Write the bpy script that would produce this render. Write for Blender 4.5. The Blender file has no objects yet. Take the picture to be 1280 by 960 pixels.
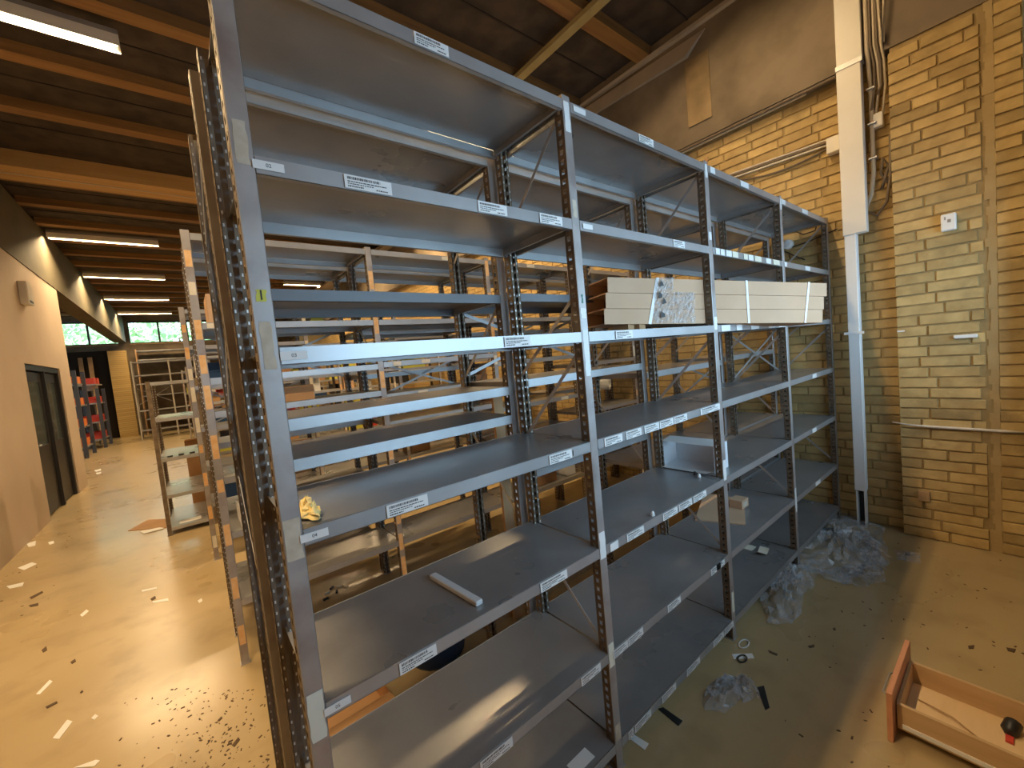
import bpy, bmesh, math, random
from mathutils import Vector, Matrix
random.seed(7)
S = bpy.context.scene
C = S.collection
R = math.radians

# ------------------------------------------------------------------ camera
CAM = Vector((-0.1426, -0.988, 1.6244)); YAW, PIT, ROL = 0.6704, -0.0637, -0.0945; F = 510.5
def cam_axes():
    f = Vector((math.sin(YAW)*math.cos(PIT), math.cos(YAW)*math.cos(PIT), math.sin(PIT)))
    r = Vector((math.cos(YAW), -math.sin(YAW), 0)); u = r.cross(f)
    return f, r*math.cos(ROL)+u*math.sin(ROL), -r*math.sin(ROL)+u*math.cos(ROL)
_f, _r, _u = cam_axes()
cd = bpy.data.cameras.new('camera'); co = bpy.data.objects.new('camera', cd); C.objects.link(co)
cd.sensor_fit = 'HORIZONTAL'; cd.sensor_width = 36; cd.lens = 36*F/1280; cd.clip_start = 0.02; cd.clip_end = 300
m = Matrix((( _r.x, _u.x, -_f.x, CAM.x), (_r.y, _u.y, -_f.y, CAM.y), (_r.z, _u.z, -_f.z, CAM.z), (0, 0, 0, 1)))
co.matrix_world = m
S.camera = co
def bp(u, v, ax, val):            # where the sight line through a photograph point meets a real plane of the room
    d = _f + _r*((u-640)/F) - _u*((v-480)/F); i = 'XYZ'.index(ax)
    return CAM + d*((val-CAM[i])/d[i])

# ------------------------------------------------------------------ world, light, exposure
S.view_settings.view_transform = 'Standard'; S.view_settings.look = 'None'
S.view_settings.gamma = 1; S.view_settings.use_curve_mapping = False
S.view_settings.exposure = 0.0
WARM = (1.0, 0.71, 0.38)
LAMP_W = 118
SPREAD = 180
w = bpy.data.worlds.new('world'); S.world = w; w.use_nodes = True
nt = w.node_tree; bg = nt.nodes['Background']
bg.inputs[0].default_value = (0.62, 0.86, 1.0, 1); bg.inputs[1].default_value = 9
sd = bpy.data.lights.new('sun', 'SUN'); sd.energy = 5; sd.angle = 0.02; sd.color = (1, .95, .85)
so = bpy.data.objects.new('sun', sd); C.objects.link(so); so.rotation_euler = (R(42), 0, R(-20))
def area(name, loc, rot, sx, sy, e, col, portal=False, spread=180):
    l = bpy.data.lights.new(name, 'AREA'); l.shape = 'RECTANGLE'; l.size = sx; l.size_y = sy; l.energy = e; l.color = col; l.spread = R(spread)
    if portal: l.cycles.is_portal = True
    o = bpy.data.objects.new(name, l); C.objects.link(o); o.location = loc; o.rotation_euler = rot
    return o
# daylight of the window behind the photographer
area('daylight_near_window', (2.2, -1.72, 1.80), (R(88), 0, 0), 3.4, 0.9, 56, (0.48, 0.75, 1.0), spread=140)
area('daylight_far_window', (-0.9, 21.22, 4.03), (R(-90), 0, 0), 9.5, 0.95, 10, (1, 1, 1), portal=True)

# ------------------------------------------------------------------ helpers
class MB:
    def __init__(s): s.v = []; s.f = []; s.m = []
    def quad(s, a, b, c, d, m=0):
        n = len(s.v); s.v += [tuple(a), tuple(b), tuple(c), tuple(d)]; s.f.append((n, n+1, n+2, n+3)); s.m.append(m)
    def box(s, x0, x1, y0, y1, z0, z1, m=0, mat=None):
        p = [(x, y, z) for z in (z0, z1) for y in (y0, y1) for x in (x0, x1)]
        if mat is not None: p = [tuple(mat @ Vector(q)) for q in p]
        n = len(s.v); s.v += p
        for q in ((0, 2, 3, 1), (4, 5, 7, 6), (0, 1, 5, 4), (2, 6, 7, 3), (0, 4, 6, 2), (1, 3, 7, 5)):
            s.f.append(tuple(n+i for i in q)); s.m.append(m)
    def bar(s, a, b, w, t, up=(0, 0, 1), m=0):       # flat bar from a to b
        a = Vector(a); b = Vector(b); d = (b-a).normalized(); u = Vector(up); x = d.cross(u).normalized(); y = x.cross(d)
        M = Matrix(((x.x, y.x, d.x, a.x), (x.y, y.y, d.y, a.y), (x.z, y.z, d.z, a.z), (0, 0, 0, 1)))
        s.box(-w/2, w/2, -t/2, t/2, 0, (b-a).length, m, M)
    def tube(s, pts, r, n=8, m=0, cap=True):
        pts = [Vector(p) for p in pts]; rings = []
        for i, p in enumerate(pts):
            d = (pts[min(i+1, len(pts)-1)]-pts[max(i-1, 0)]).normalized()
            a = d.orthogonal().normalized() if i == 0 else (pa - d*pa.dot(d)).normalized()
            pa = a; b = d.cross(a); rr = r[i] if isinstance(r, (list, tuple)) else r
            k = len(s.v); rings.append(k)
            for j in range(n):
                t = 2*math.pi*j/n; s.v.append(tuple(p+(a*math.cos(t)+b*math.sin(t))*rr))
        for i in range(len(rings)-1):
            for j in range(n):
                s.f.append((rings[i]+j, rings[i]+(j+1) % n, rings[i+1]+(j+1) % n, rings[i+1]+j)); s.m.append(m)
        if cap:
            s.f.append(tuple(rings[0]+n-1-j for j in range(n))); s.m.append(m)
            s.f.append(tuple(rings[-1]+j for j in range(n))); s.m.append(m)
    def poly(s, pts, z0, z1, m=0):                  # extruded outline
        n = len(pts); k = len(s.v)
        s.v += [(x, y, z0) for x, y in pts]+[(x, y, z1) for x, y in pts]
        s.f.append(tuple(k+n-1-i for i in range(n))); s.m.append(m)
        s.f.append(tuple(k+n+i for i in range(n))); s.m.append(m)
        for i in range(n):
            j = (i+1) % n; s.f.append((k+i, k+j, k+n+j, k+n+i)); s.m.append(m)
    def mesh(s, name, mats):
        me = bpy.data.meshes.new(name); me.from_pydata(s.v, [], s.f)
        for mm in (mats if isinstance(mats, (list, tuple)) else [mats]): me.materials.append(mm)
        for p, i in zip(me.polygons, s.m): p.material_index = i
        me.update(); return me
    def build(s, name, mats, parent=None, loc=None, rot=None, smooth=False):
        me = s.mesh(name, mats)
        if smooth:
            for p in me.polygons: p.use_smooth = True
        return put(name, me, parent, loc, rot)
def put(name, me, parent=None, loc=None, rot=None):
    o = bpy.data.objects.new(name, me); C.objects.link(o)
    if parent: o.parent = parent
    if loc is not None: o.location = loc
    if rot is not None: o.rotation_euler = rot
    return o
def tag(o, label=None, cat=None, group=None, kind=None):
    if label: o['label'] = label
    if cat: o['category'] = cat
    if group: o['group'] = group
    if kind: o['kind'] = kind
    return o
def thing(name, label, cat, loc=(0, 0, 0), rz=0, group=None):
    o = bpy.data.objects.new(name, None); C.objects.link(o); o.location = loc; o.rotation_euler = (0, 0, rz); o.empty_display_size = .1
    return tag(o, label, cat, group)
def struct(o): o['kind'] = 'structure'; return o
def bevel(o, w=.002, seg=1):
    b = o.modifiers.new('bevel', 'BEVEL'); b.width = w; b.segments = seg; b.limit_method = 'ANGLE'; return o

# ------------------------------------------------------------------ materials
def mat(name, col, rough=.6, metal=0, col2=None, scale=6, detail=6, lo=.35, hi=.65, stretch=(1, 1, 1), bump=0, bscale=None, rvar=0, objvar=0,
        emit=None, estr=0, spec=None, coord='Object', col3=None, s3=2.0, l3=.55, h3=.7):
    M = bpy.data.materials.new(name); M.use_nodes = True; t = M.node_tree; n = t.nodes; L = t.links
    b = n['Principled BSDF']; b.inputs['Roughness'].default_value = rough; b.inputs['Metallic'].default_value = metal
    if spec is not None: b.inputs['Specular IOR Level'].default_value = spec
    b.inputs['Base Color'].default_value = (*col, 1)
    if emit: b.inputs['Emission Color'].default_value = (*emit, 1); b.inputs['Emission Strength'].default_value = estr
    if col2 or bump or rvar or objvar:
        tc = n.new('ShaderNodeTexCoord'); mp = n.new('ShaderNodeMapping'); mp.inputs['Scale'].default_value = stretch
        L.new(tc.outputs[coord], mp.inputs['Vector'])
        oi = n.new('ShaderNodeObjectInfo'); ad = n.new('ShaderNodeVectorMath'); ad.operation = 'ADD'
        ml = n.new('ShaderNodeMath'); ml.operation = 'MULTIPLY'; ml.inputs[1].default_value = 37
        L.new(oi.outputs['Random'], ml.inputs[0]); L.new(mp.outputs[0], ad.inputs[0]); L.new(ml.outputs[0], ad.inputs[1])
        nz = n.new('ShaderNodeTexNoise'); nz.inputs['Scale'].default_value = scale; nz.inputs['Detail'].default_value = detail
        L.new(ad.outputs[0], nz.inputs['Vector'])
        out = None
        if col2:
            rp = n.new('ShaderNodeValToRGB'); rp.color_ramp.elements[0].position = lo; rp.color_ramp.elements[1].position = hi
            rp.color_ramp.elements[0].color = (*col, 1); rp.color_ramp.elements[1].color = (*col2, 1)
            L.new(nz.outputs['Fac'], rp.inputs[0]); out = rp.outputs[0]
            if col3:
                n3 = n.new('ShaderNodeTexNoise'); n3.inputs['Scale'].default_value = s3; n3.inputs['Detail'].default_value = 5; n3.inputs['Roughness'].default_value = .55
                L.new(ad.outputs[0], n3.inputs['Vector'])
                r3 = n.new('ShaderNodeMapRange'); r3.inputs[1].default_value = l3; r3.inputs[2].default_value = h3; L.new(n3.outputs['Fac'], r3.inputs[0])
                mx = n.new('ShaderNodeMix'); mx.data_type = 'RGBA'; L.new(r3.outputs[0], mx.inputs[0]); L.new(out, mx.inputs[6]); mx.inputs[7].default_value = (*col3, 1)
                out = mx.outputs[2]
        if objvar:
            hs = n.new('ShaderNodeHueSaturation'); mr = n.new('ShaderNodeMapRange'); mr.inputs[3].default_value = 1-objvar; mr.inputs[4].default_value = 1+objvar
            L.new(oi.outputs['Random'], mr.inputs[0]); L.new(mr.outputs[0], hs.inputs['Value'])
            if out: L.new(out, hs.inputs['Color'])
            else: hs.inputs['Color'].default_value = (*col, 1)
            out = hs.outputs[0]
        if out: L.new(out, b.inputs['Base Color'])
        if rvar:
            mr = n.new('ShaderNodeMapRange'); mr.inputs[3].default_value = max(.02, rough-rvar); mr.inputs[4].default_value = rough+rvar
            mr.inputs[1].default_value = .3; mr.inputs[2].default_value = .7
            L.new(nz.outputs['Fac'], mr.inputs[0]); L.new(mr.outputs[0], b.inputs['Roughness'])
        if bump:
            bn = n.new('ShaderNodeBump'); bn.inputs['Strength'].default_value = bump; bn.inputs['Distance'].default_value = .01
            if bscale:
                nb = n.new('ShaderNodeTexNoise'); nb.inputs['Scale'].default_value = bscale; nb.inputs['Detail'].default_value = 5
                L.new(ad.outputs[0], nb.inputs['Vector']); L.new(nb.outputs['Fac'], bn.inputs['Height'])
            else: L.new(nz.outputs['Fac'], bn.inputs['Height'])
            L.new(bn.outputs[0], b.inputs['Normal'])
    return M
M_floor = mat('painted_concrete_floor', (.42, .31, .155), .30, 0, (.47, .355, .19), 1.3, 3, bump=.06, bscale=3.5, rvar=.04, col3=(.28, .20, .10), s3=4, l3=.5, h3=.95)
M_floor.node_tree.nodes['Principled BSDF'].inputs['Coat Weight'].default_value = .4
M_floor.node_tree.nodes['Principled BSDF'].inputs['Coat Roughness'].default_value = .18
M_brick = mat('yellow_brick', (.46, .315, .125), .85, 0, (.58, .42, .18), 9, 6, bump=.4, bscale=40, objvar=.2, col3=(.33, .235, .10), s3=4, l3=.55, h3=.75)
M_mortar = mat('mortar', (.33, .235, .10), .95, 0, (.40, .29, .135), 20, bump=.3)
M_conc = mat('grey_brown_concrete', (.13, .10, .065), .85, 0, (.225, .175, .12), 1.6, 10, lo=.4, hi=.6, bump=.25, bscale=14, col3=(.15, .115, .075), s3=3, l3=.5, h3=.8)
M_concl = mat('pale_concrete', (.40, .34, .26), .85, 0, (.48, .41, .32), 3, 8, bump=.1, bscale=20)
M_plaster = mat('beige_plaster', (.50, .40, .31), .75, 0, (.55, .445, .345), 1.5, 6, bump=.05, bscale=30)
M_beam = mat('olive_painted_beam', (.105, .09, .055), .8, 0, (.13, .112, .07), 2, 6)
M_ceil = mat('dark_ceiling_board', (.030, .022, .016), .9, 0, (.065, .045, .032), 5, 9, bump=.35, bscale=14)
M_joist = mat('pine_joist', (.20, .10, .03), .65, 0, (.28, .145, .045), 3, 8, stretch=(.35, 6, 6), col3=(.17, .07, .03), s3=1.5, l3=.62, h3=.72)
M_batten = mat('ochre_batten', (.30, .24, .10), .6, 0, (.36, .29, .13), 6)
M_deck = mat('grey_shelf_paint', (.29, .285, .28),   .30, .40, (.34, .335, .33), 2.2, 4, stretch=(1.2, 1.2, 1), rvar=.04, bump=.02, bscale=9, col3=(.22, .215, .21), s3=3.2, l3=.5, h3=.9)
M_steel = mat('galvanised_steel', (.40, .40, .40), .40, .55, (.47, .47, .47), 5, 3, rvar=.03)
M_post = mat('upright_steel', (.38, .355, .34), .45, .5, (.46, .43, .41), 9, 7, rvar=.08, col3=(.27, .21, .19), s3=5, l3=.5, h3=.75)
M_web = mat('brown_upright_web', (.12, .085, .055), .6, .3, (.20, .15, .10), 16, 5)  # webs are a darker brown than the outer face
M_tab = mat('zinc_tab_and_lit_slot', (.42, .39, .34), .5, .5)  # slot tongues, and painted light in some flange slots
M_dot = mat('lit_slot_dot', (.68, .68, .66), .35, .6)  # bright colour standing in for light seen through the slots
M_pale = mat('pale_rack_paint', (.50, .47, .40), .5, .2)
M_paper = mat('white_sticker_paper', (.78, .77, .74), .6)
M_cream = mat('cream_sticker_paper', (.72, .66, .50), .6, 0, (.80, .75, .62), 20)
M_ink = mat('black_ink', (.03, .03, .03), .6)
M_tape = mat('old_masking_tape', (.50, .42, .31), .8, 0, (.62, .54, .42), 30, 6)
M_warmtape = mat('warm_lit_tape', (.78, .44, .17), .6, 0, (.82, .55, .28), 30, 6)  # warm lamplight put into the colour of the tape
M_ytape = mat('yellow_tape', (.62, .60, .08), .6)
M_card = mat('tan_cardboard', (.56, .36, .22), .8, 0, (.61, .40, .25), 4, 5, objvar=.04)
M_cardd = mat('brown_cardboard', (.36, .20, .09), .8, 0, (.42, .25, .12), 4, 5, objvar=.15)
M_cardin = mat('shaded_carton_inside', (.10, .055, .035), .9)
M_white = mat('white_plastic', (.80, .80, .78), .4)
M_whitecard = mat('white_carton', (.74, .76, .79), .6)
M_duct = mat('cream_white_duct', (.74, .70, .62), .4, 0, (.79, .75, .67), 3)
M_conduit = mat('beige_conduit', (.55, .46, .33), .5)
M_cable = mat('dark_cable', (.16, .12, .08), .6)
M_ltcable = mat('pale_cable', (.66, .60, .52), .5)
M_door = mat('black_door_paint', (.018, .018, .02), .45)
M_doorgl = mat('dark_door_glass', (.07, .09, .09), .12)
M_frame = mat('dark_window_frame', (.05, .05, .04), .5)
M_oak = mat('oak_veneer', (.52, .34, .17), .5, 0, (.60, .41, .22), 3, 6, stretch=(8, 1, 8))
M_orangewood = mat('reddish_wood_veneer', (.56, .25, .13), .45, 0, (.62, .30, .16), 3, 6, stretch=(1, 8, 8))
M_board = mat('raw_plank', (.38, .22, .10), .7, 0, (.46, .28, .14), 3, 6, stretch=(5, 5, .5))
M_black = mat('black_plastic', (.02, .02, .02), .4)
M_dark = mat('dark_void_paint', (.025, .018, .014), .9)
M_red = mat('red_plastic', (.55, .06, .04), .4)
M_orange = mat('orange_plastic', (.75, .22, .05), .45)
M_blue = mat('navy_plastic', (.012, .05, .14), .45)
M_teal = mat('dark_green_plastic', (.02, .15, .12), .5)
M_yel = mat('yellow_wrapping_paper', (.78, .60, .20), .7, 0, (.85, .70, .32), 12, 5, bump=.3)
M_tube = mat('lit_fluorescent_tube', (1, .9, .7), .5, emit=(1, .80, .50), estr=9)
M_reflect = mat('pale_reflector', (.72, .68, .58), .5)
M_house = mat('grey_lamp_housing', (.30, .28, .26), .5, .3)
M_leaf = mat('tree_leaf', (.30, .50, .26), .7, 0, (.55, .70, .40), .8, 3, objvar=.1)
M_bark = mat('bark', (.15, .10, .06), .9)
M_grass = mat('grass', (.08, .16, .04), .9)
M_facade = mat('white_render', (.7, .72, .72), .8)
def clear(name, a, rough, col=(1, 1, 1), nz=None):
    M = bpy.data.materials.new(name); M.use_nodes = True; t = M.node_tree; n = t.nodes; L = t.links
    b = n['Principled BSDF']; o = n['Material Output']; b.inputs['Base Color'].default_value = (*col, 1); b.inputs['Roughness'].default_value = rough
    tr = n.new('ShaderNodeBsdfTransparent'); mx = n.new('ShaderNodeMixShader'); mx.inputs[0].default_value = a
    L.new(tr.outputs[0], mx.inputs[1]); L.new(b.outputs[0], mx.inputs[2]); L.new(mx.outputs[0], o.inputs[0])
    if nz:
        tc = n.new('ShaderNodeTexCoord'); x = n.new('ShaderNodeTexNoise'); x.inputs['Scale'].default_value = nz; x.inputs['Detail'].default_value = 6
        mr = n.new('ShaderNodeMapRange'); mr.inputs[1].default_value = .35; mr.inputs[2].default_value = .7; mr.inputs[3].default_value = a*.4; mr.inputs[4].default_value = min(1, a*1.6)
        L.new(tc.outputs['Object'], x.inputs[0]); L.new(x.outputs['Fac'], mr.inputs[0]); L.new(mr.outputs[0], mx.inputs[0])
    return M
M_glass = clear('window_glass', .08, .03, (.9, 1, .95))
M_film = clear('clear_plastic_film', .40, .10, (.55, .56, .58), 14)
M_strap = mat('white_strap', (.8, .78, .76), .4)

# ------------------------------------------------------------------ setting
XW, XL, YB, YN, ZJ = 4.12, -1.79, 21.0, -1.35, 4.6
def sbox(name, x0, x1, y0, y1, z0, z1, m, parent=None):
    b = MB(); b.box(x0, x1, y0, y1, z0, z1); o = b.build(name, m, parent)
    if parent is None: struct(o)
    return o
sbox('floor', -7.2, 4.4, -1.9, 21.3, -.15, 0, M_floor)
ceiling = sbox('ceiling', -7.2, 4.4, -1.95, 21.3, 4.7, 4.8, M_ceil)
k = 0
yj = 1.47-.98*3
while yj < 20.9:
    if not (6.3 < yj < 7.2):
        sbox('joist', -7.0 if yj > 10.2 else XL, 4.0, yj-.075, yj+.075, ZJ, 4.701, M_joist, ceiling)
    yj += .98
deep = sbox('wide_beam', XL, 4.0, 6.62, 7.1, 4.5, 4.701, mat('lit_beam_wood', (.50, .30, .10), .6, 0, (.58, .36, .14), 3, 8, stretch=(.35, 6, 6)), ceiling)  # lamplight on the beam put into a paler wood colour
sbox('conduit_strip', XL, 1.2, 6.85, 6.87, 4.49, 4.5, M_conduit, ceiling)
bt = MB(); bt.box(2.93, 3.02, -1.3, 6.6, 4.555, 4.6)
for i in range(12): bt.box(2.945+.06*(i % 2), 2.95+.06*(i % 2), -.9+.37*i, -.89+.37*i, 4.547, 4.556)
bt.build('batten', M_batten, ceiling)
# joints between ceiling boards
jb = MB()
for y in range(0, 18): jb.box(XL, 4.0, 1.0+.98*y-.008, 1.0+.98*y+.008, 4.692, 4.7005)
jb.build('board_seam', M_dark, ceiling)

# left wall with the door, window wall, beams
wl = MB()
wl.box(XL-.25, XL, -1.9, 7.35, 0, 3.645); wl.box(XL-.25, XL, 7.35, 9.28, 2.17, 3.645); wl.box(XL-.25, XL, 9.28, 10.05, 0, 3.645)
struct(wl.build('wall_left', M_plaster))
sbox('trim_1', XL-.32, XL+.012, -1.9, 21.0, 3.645, 4.6, M_beam)['label'] = 'long olive concrete beam above the left wall'
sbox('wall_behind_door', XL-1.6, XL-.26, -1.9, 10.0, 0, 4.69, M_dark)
d1 = struct(bpy.data.objects.new('door_1', None)); C.objects.link(d1); d1.location = (XL-.12, 7.35, 0)
b = MB(); b.box(0, .10, 0, .07, 0, 2.17); b.box(0, .10, 1.86, 1.93, 0, 2.17); b.box(0, .10, .07, 1.86, 2.09, 2.17); b.box(0, .1, 1.0, 1.06, 0, 2.1); b.build('door_frame', M_door, d1)
b = MB(); b.box(.02, .06, .09, .19, .02, 2.07); b.box(.02, .06, .87, .98, .02, 2.07); b.box(.02, .06, .19, .87, .02, 1.0); b.box(.02, .06, .19, .87, 1.93, 2.07)
dl = b.build('door_leaf', M_door, d1)
b = MB(); b.box(.03, .05, .19, .87, 1.0, 1.93); b.build('pane', M_doorgl, dl)
b = MB(); b.tube([(.06, .14, 1.03), (.10, .14, 1.03), (.10, .25, 1.03)], .011); b.build('door_handle', M_steel, dl)
b = MB(); b.box(.02, .06, 1.08, 1.15, .02, 2.07); b.box(.02, .06, 1.78, 1.85, .02, 2.07); b.box(.02, .06, 1.15, 1.78, .02, 1.0); b.box(.02, .06, 1.15, 1.78, 1.93, 2.07)
dl = b.build('door_leaf', M_door, d1); b = MB(); b.box(.03, .05, 1.15, 1.78, 1.0, 1.93); b.build('pane', M_doorgl, dl)
b = MB(); b.box(0, .02, .07, 1.86, 0, .02); b.build('threshold', M_steel, d1)

# far wall, two window bands
wb = MB(); wb.box(-7.2, 4.4, YB, YB+.3, 0, 3.58); wb.box(-7.2, 4.4, YB, YB+.3, 4.5, 4.7); wb.box(-1.98, -1.68, YB, YB+.3, 3.58, 4.5)
wb.box(2.9, 4.4, YB, YB+.3, 3.58, 4.5)
struct(wb.build('wall_back', M_conc))
def window(name, x0, x1, n):
    e = struct(bpy.data.objects.new(name, None)); C.objects.link(e); e.location = (x0, YB, 3.58)
    W = x1-x0; f = MB(); f.box(0, W, .05, .13, 0, .06); f.box(0, W, .05, .13, .84, .92)
    for i in range(n+1): xx = W*i/n; f.box(max(0, xx-.03), min(W, xx+.03), .05, .13, .06, .84)
    f.build('window_frame', M_frame, e)
    for i in range(n):
        g = MB(); g.box(W*i/n+.03, W*(i+1)/n-.03, .085, .092, .06, .84); g.build('pane', M_glass, e)
    s = MB(); s.box(0, W, -.03, .05, -.02, .015); s.build('window_sill', M_board, e)
window('window_1', -1.68, 2.9, 5); window('window_2', -6.9, -1.98, 6)
sbox('wall_far_left', -7.3, -7.2, -1.9, 21.3, 0, 4.7, M_conc)
dp = sbox('wall_dark_partition', -4.4, -2.35, 20.86, 20.98, 0, 3.35, M_dark)
# near wall with the window behind the photographer
wn = MB(); wn.box(XL-.3, 4.4, YN-.3, YN, 0, 1.32); wn.box(XL-.3, 4.4, YN-.3, YN, 2.25, 4.7); wn.box(XL-.3, .4, YN-.3, YN, 1.32, 2.25); wn.box(3.95, 4.4, YN-.3, YN, 1.32, 2.25)
struct(wn.build('wall_front', M_conc))
b = MB(); b.box(.4, 3.95, YN-.2, YN-.14, 1.32, 1.37); b.box(.4, 3.95, YN-.2, YN-.14, 2.2, 2.25)
for x in (.4, 1.6, 2.75, 3.9): b.box(x, x+.05, YN-.2, YN-.14, 1.37, 2.2)
w3 = struct(bpy.data.objects.new('window_3', None)); C.objects.link(w3); b.build('window_frame', M_frame, w3)
b = MB(); b.box(-2.2, 4.6, -2.1, -2.0, 0, 4.8); struct(b.build('wall_outside_court', M_dark))

# right wall: mortar core, bricks proud of it
wr = sbox('wall_right', XW, 4.45, -1.9, 21.3, 0, 3.56, M_mortar)
trc = MB(); trc.box(4.0, 4.45, -1.9, 21.0, 3.557, 4.70)
tr2 = struct(trc.build('trim_2', M_conc)); tr2['label'] = 'grey brown concrete beam above the brick wall'
b = MB(); b.box(3.955, 4.0, -1.3, 21.0, 4.565, 4.60); b.build('edge_strip', M_concl, tr2)
b = MB()
def ledge(u, v, x=3.93): q = bp(u, v, 'X', x); return q
t1, t2, t3, t4 = ledge(881, 35, 3.99), ledge(855, 72), ledge(745, 140), ledge(730, 136)
d3 = (t3-t2)/(t3.y-t2.y); d4 = (t4-t1)/(t4.y-t1.y); e3 = t3+d3*(20-t3.y); e4 = t4+d4*(20-t4.y)
b.quad(t1, t2, e3, e4); b.quad(t2, (4.0, t2.y, t2.z+.02), (4.0, 20, e3.z+.02), e3); b.quad(t1, e4, (4.0, 20, e4.z), (4.0, t1.y, t1.z)); b.quad(t1, (4.0, t1.y, t1.z), (4.0, t2.y, t2.z+.02), t2)
b.build('sloping_ledge', M_concl, tr2)
q0, q1 = bp(890, 145, 'X', 3.99), bp(856, 80, 'X', 3.99)
b = MB(); b.box(3.985, 4.0, q0.y, q1.y, q0.z, q1.z); b.build('cover_board', mat('brown_cover_board', (.20, .14, .07), .7, 0, (.33, .23, .12), 4), tr2)
b = MB(); b.tube([(4.02, 12, 3.545), (4.02, -.1, 3.545)], .014); b.build('conduit', M_cable, tr2)
b = MB(); b.tube([(4.05, 12, 3.535), (4.05, .1, 3.535)], .010); b.build('conduit', M_conduit, tr2)
PH, BH = .075, .0655
OFF = [0, .17, .085, .21, .05, .125]
def brick_mesh(Lb, seed):
    rr = random.Random(seed); d = .010+rr.uniform(-.003, .003); b = MB()
    j = lambda: rr.uniform(-.0015, .0015)
    y0, y1, z0, z1 = 0, Lb, 0, BH
    v = [(0, y0, z0), (0, y1, z0), (0, y1, z1), (0, y0, z1), (-d+j(), y0+.004, z0+.003+j()), (-d+j(), y1-.004, z0+.003+j()), (-d+j(), y1-.004, z1-.003+j()), (-d+j(), y0+.004, z1-.003+j())]
    b.v = v; b.f = [(4, 7, 6, 5), (0, 1, 5, 4), (1, 2, 6, 5), (2, 3, 7, 6), (3, 0, 4, 7)]; b.m = [0]*5
    return b
bm_cache = {}
def get_brick(Lb):
    key = (round(Lb, 3), random.randrange(5))
    if key not in bm_cache: bm_cache[key] = brick_mesh(Lb, hash(key) % 999).mesh('brick', M_brick)
    return bm_cache[key]
def courses(y0, y1, zt, seed):
    """yield (y, length, z) of each brick between y0 and y1"""
    rr = random.Random(seed); z = .006; c = 0
    while z+BH <= zt+.002:
        y = y1; first = [.25, .165, .12, .21][(c*2+rr.randrange(2)) % 4]
        L = first
        while y > y0+.02:
            a = max(y0, y-L+.0085)
            if y-a > .03: yield (a, y-a, z)
            y -= L; L = .25
        z += PH; c += 1
stuff = MB(); cnt = 0
near = []; far = []
for y, L, z in courses(-.40, 1.2, 3.55, 3): near.append((y, L, z))
near.sort(key=lambda t: t[0])
for y, L, z in near[:300]: put('brick', get_brick(L), wr, (XW, y, z))
far = near[300:]+[t for t in courses(1.21, 6.6, 3.55, 4)]
for y, L, z in far:
    q = brick_mesh(L, int(y*100+z*1000)); n0 = len(stuff.v)
    stuff.v += [(XW+a, y+b_, z+c) for a, b_, c in q.v]; stuff.f += [tuple(n0+i for i in f) for f in q.f]; stuff.m += q.m
sb = stuff.build('brickwork', M_brick, wr); sb['kind'] = 'stuff'
# the far stretch of the wall, too distant to tell bricks apart
Mb = bpy.data.materials.new('distant_brickwork'); Mb.use_nodes = True; n_ = Mb.node_tree.nodes; l_ = Mb.node_tree.links
tc = n_.new('ShaderNodeTexCoord'); sx = n_.new('ShaderNodeSeparateXYZ'); cx = n_.new('ShaderNodeCombineXYZ'); bt_ = n_.new('ShaderNodeTexBrick')
l_.new(tc.outputs['Object'], sx.inputs[0]); l_.new(sx.outputs['Y'], cx.inputs[0]); l_.new(sx.outputs['Z'], cx.inputs[1]); l_.new(cx.outputs[0], bt_.inputs['Vector'])
bt_.inputs['Scale'].default_value = 1; bt_.inputs['Brick Width'].default_value = .25; bt_.inputs['Row Height'].default_value = .075; bt_.inputs['Mortar Size'].default_value = .006
bt_.inputs['Color1'].default_value = (.46, .30, .105, 1); bt_.inputs['Color2'].default_value = (.54, .37, .14, 1); bt_.inputs['Mortar'].default_value = (.27, .20, .10, 1)
l_.new(bt_.outputs['Color'], n_['Principled BSDF'].inputs['Base Color']); n_['Principled BSDF'].inputs['Roughness'].default_value = .85
b = MB(); b.box(XW-.009, XW, 6.6, 21, 0, 3.55); b.build('far_brick_facing', Mb, wr)
# brick pier nearest the camera
pier = sbox('trim_3', 4.012, XW+.01, -1.9, -.41, 0, 3.557, M_mortar); pier['label'] = 'yellow brick pier standing proud of the right wall'
pl = [t for t in courses(-.83, -.40, 3.556, 8)]+[t for t in courses(-1.34, -.885, 3.556, 9)]
for y, L, z in pl[:300]: put('brick', get_brick(L), pier, (4.012, y, z))
b = MB()
for y, L, z in courses(-.41, -.40, 3.5, 1): pass
for i in range(47): b.box(4.006, 4.11, -.412, -.402, .006+PH*i, .006+PH*i+BH)
b.build('brick_return', M_brick, pier)['kind'] = 'stuff'
M_seam = mat('smeared_mortar', (.43, .30, .13), .85, 0, (.49, .36, .17), 5, 8, bump=.3, bscale=30)
b = MB()
rr = random.Random(5)
zz = 0
while zz < 3.5:
    b.box(4.004+rr.uniform(0, .003), 4.02, -.884-rr.uniform(0, .004), -.845+rr.uniform(-.015, .012), zz, zz+.055); zz += .05
b.build('mortar_seam', M_seam, pier)
b = MB(); b.box(3.90, 4.05, -1.06, -1.0, 0, 4.6); o = struct(b.build('trim_4', mat('grey_green_post_paint', (.16, .18, .15), .5)))
o['label'] = 'grey green upright at the near end of the brick pier'

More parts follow.
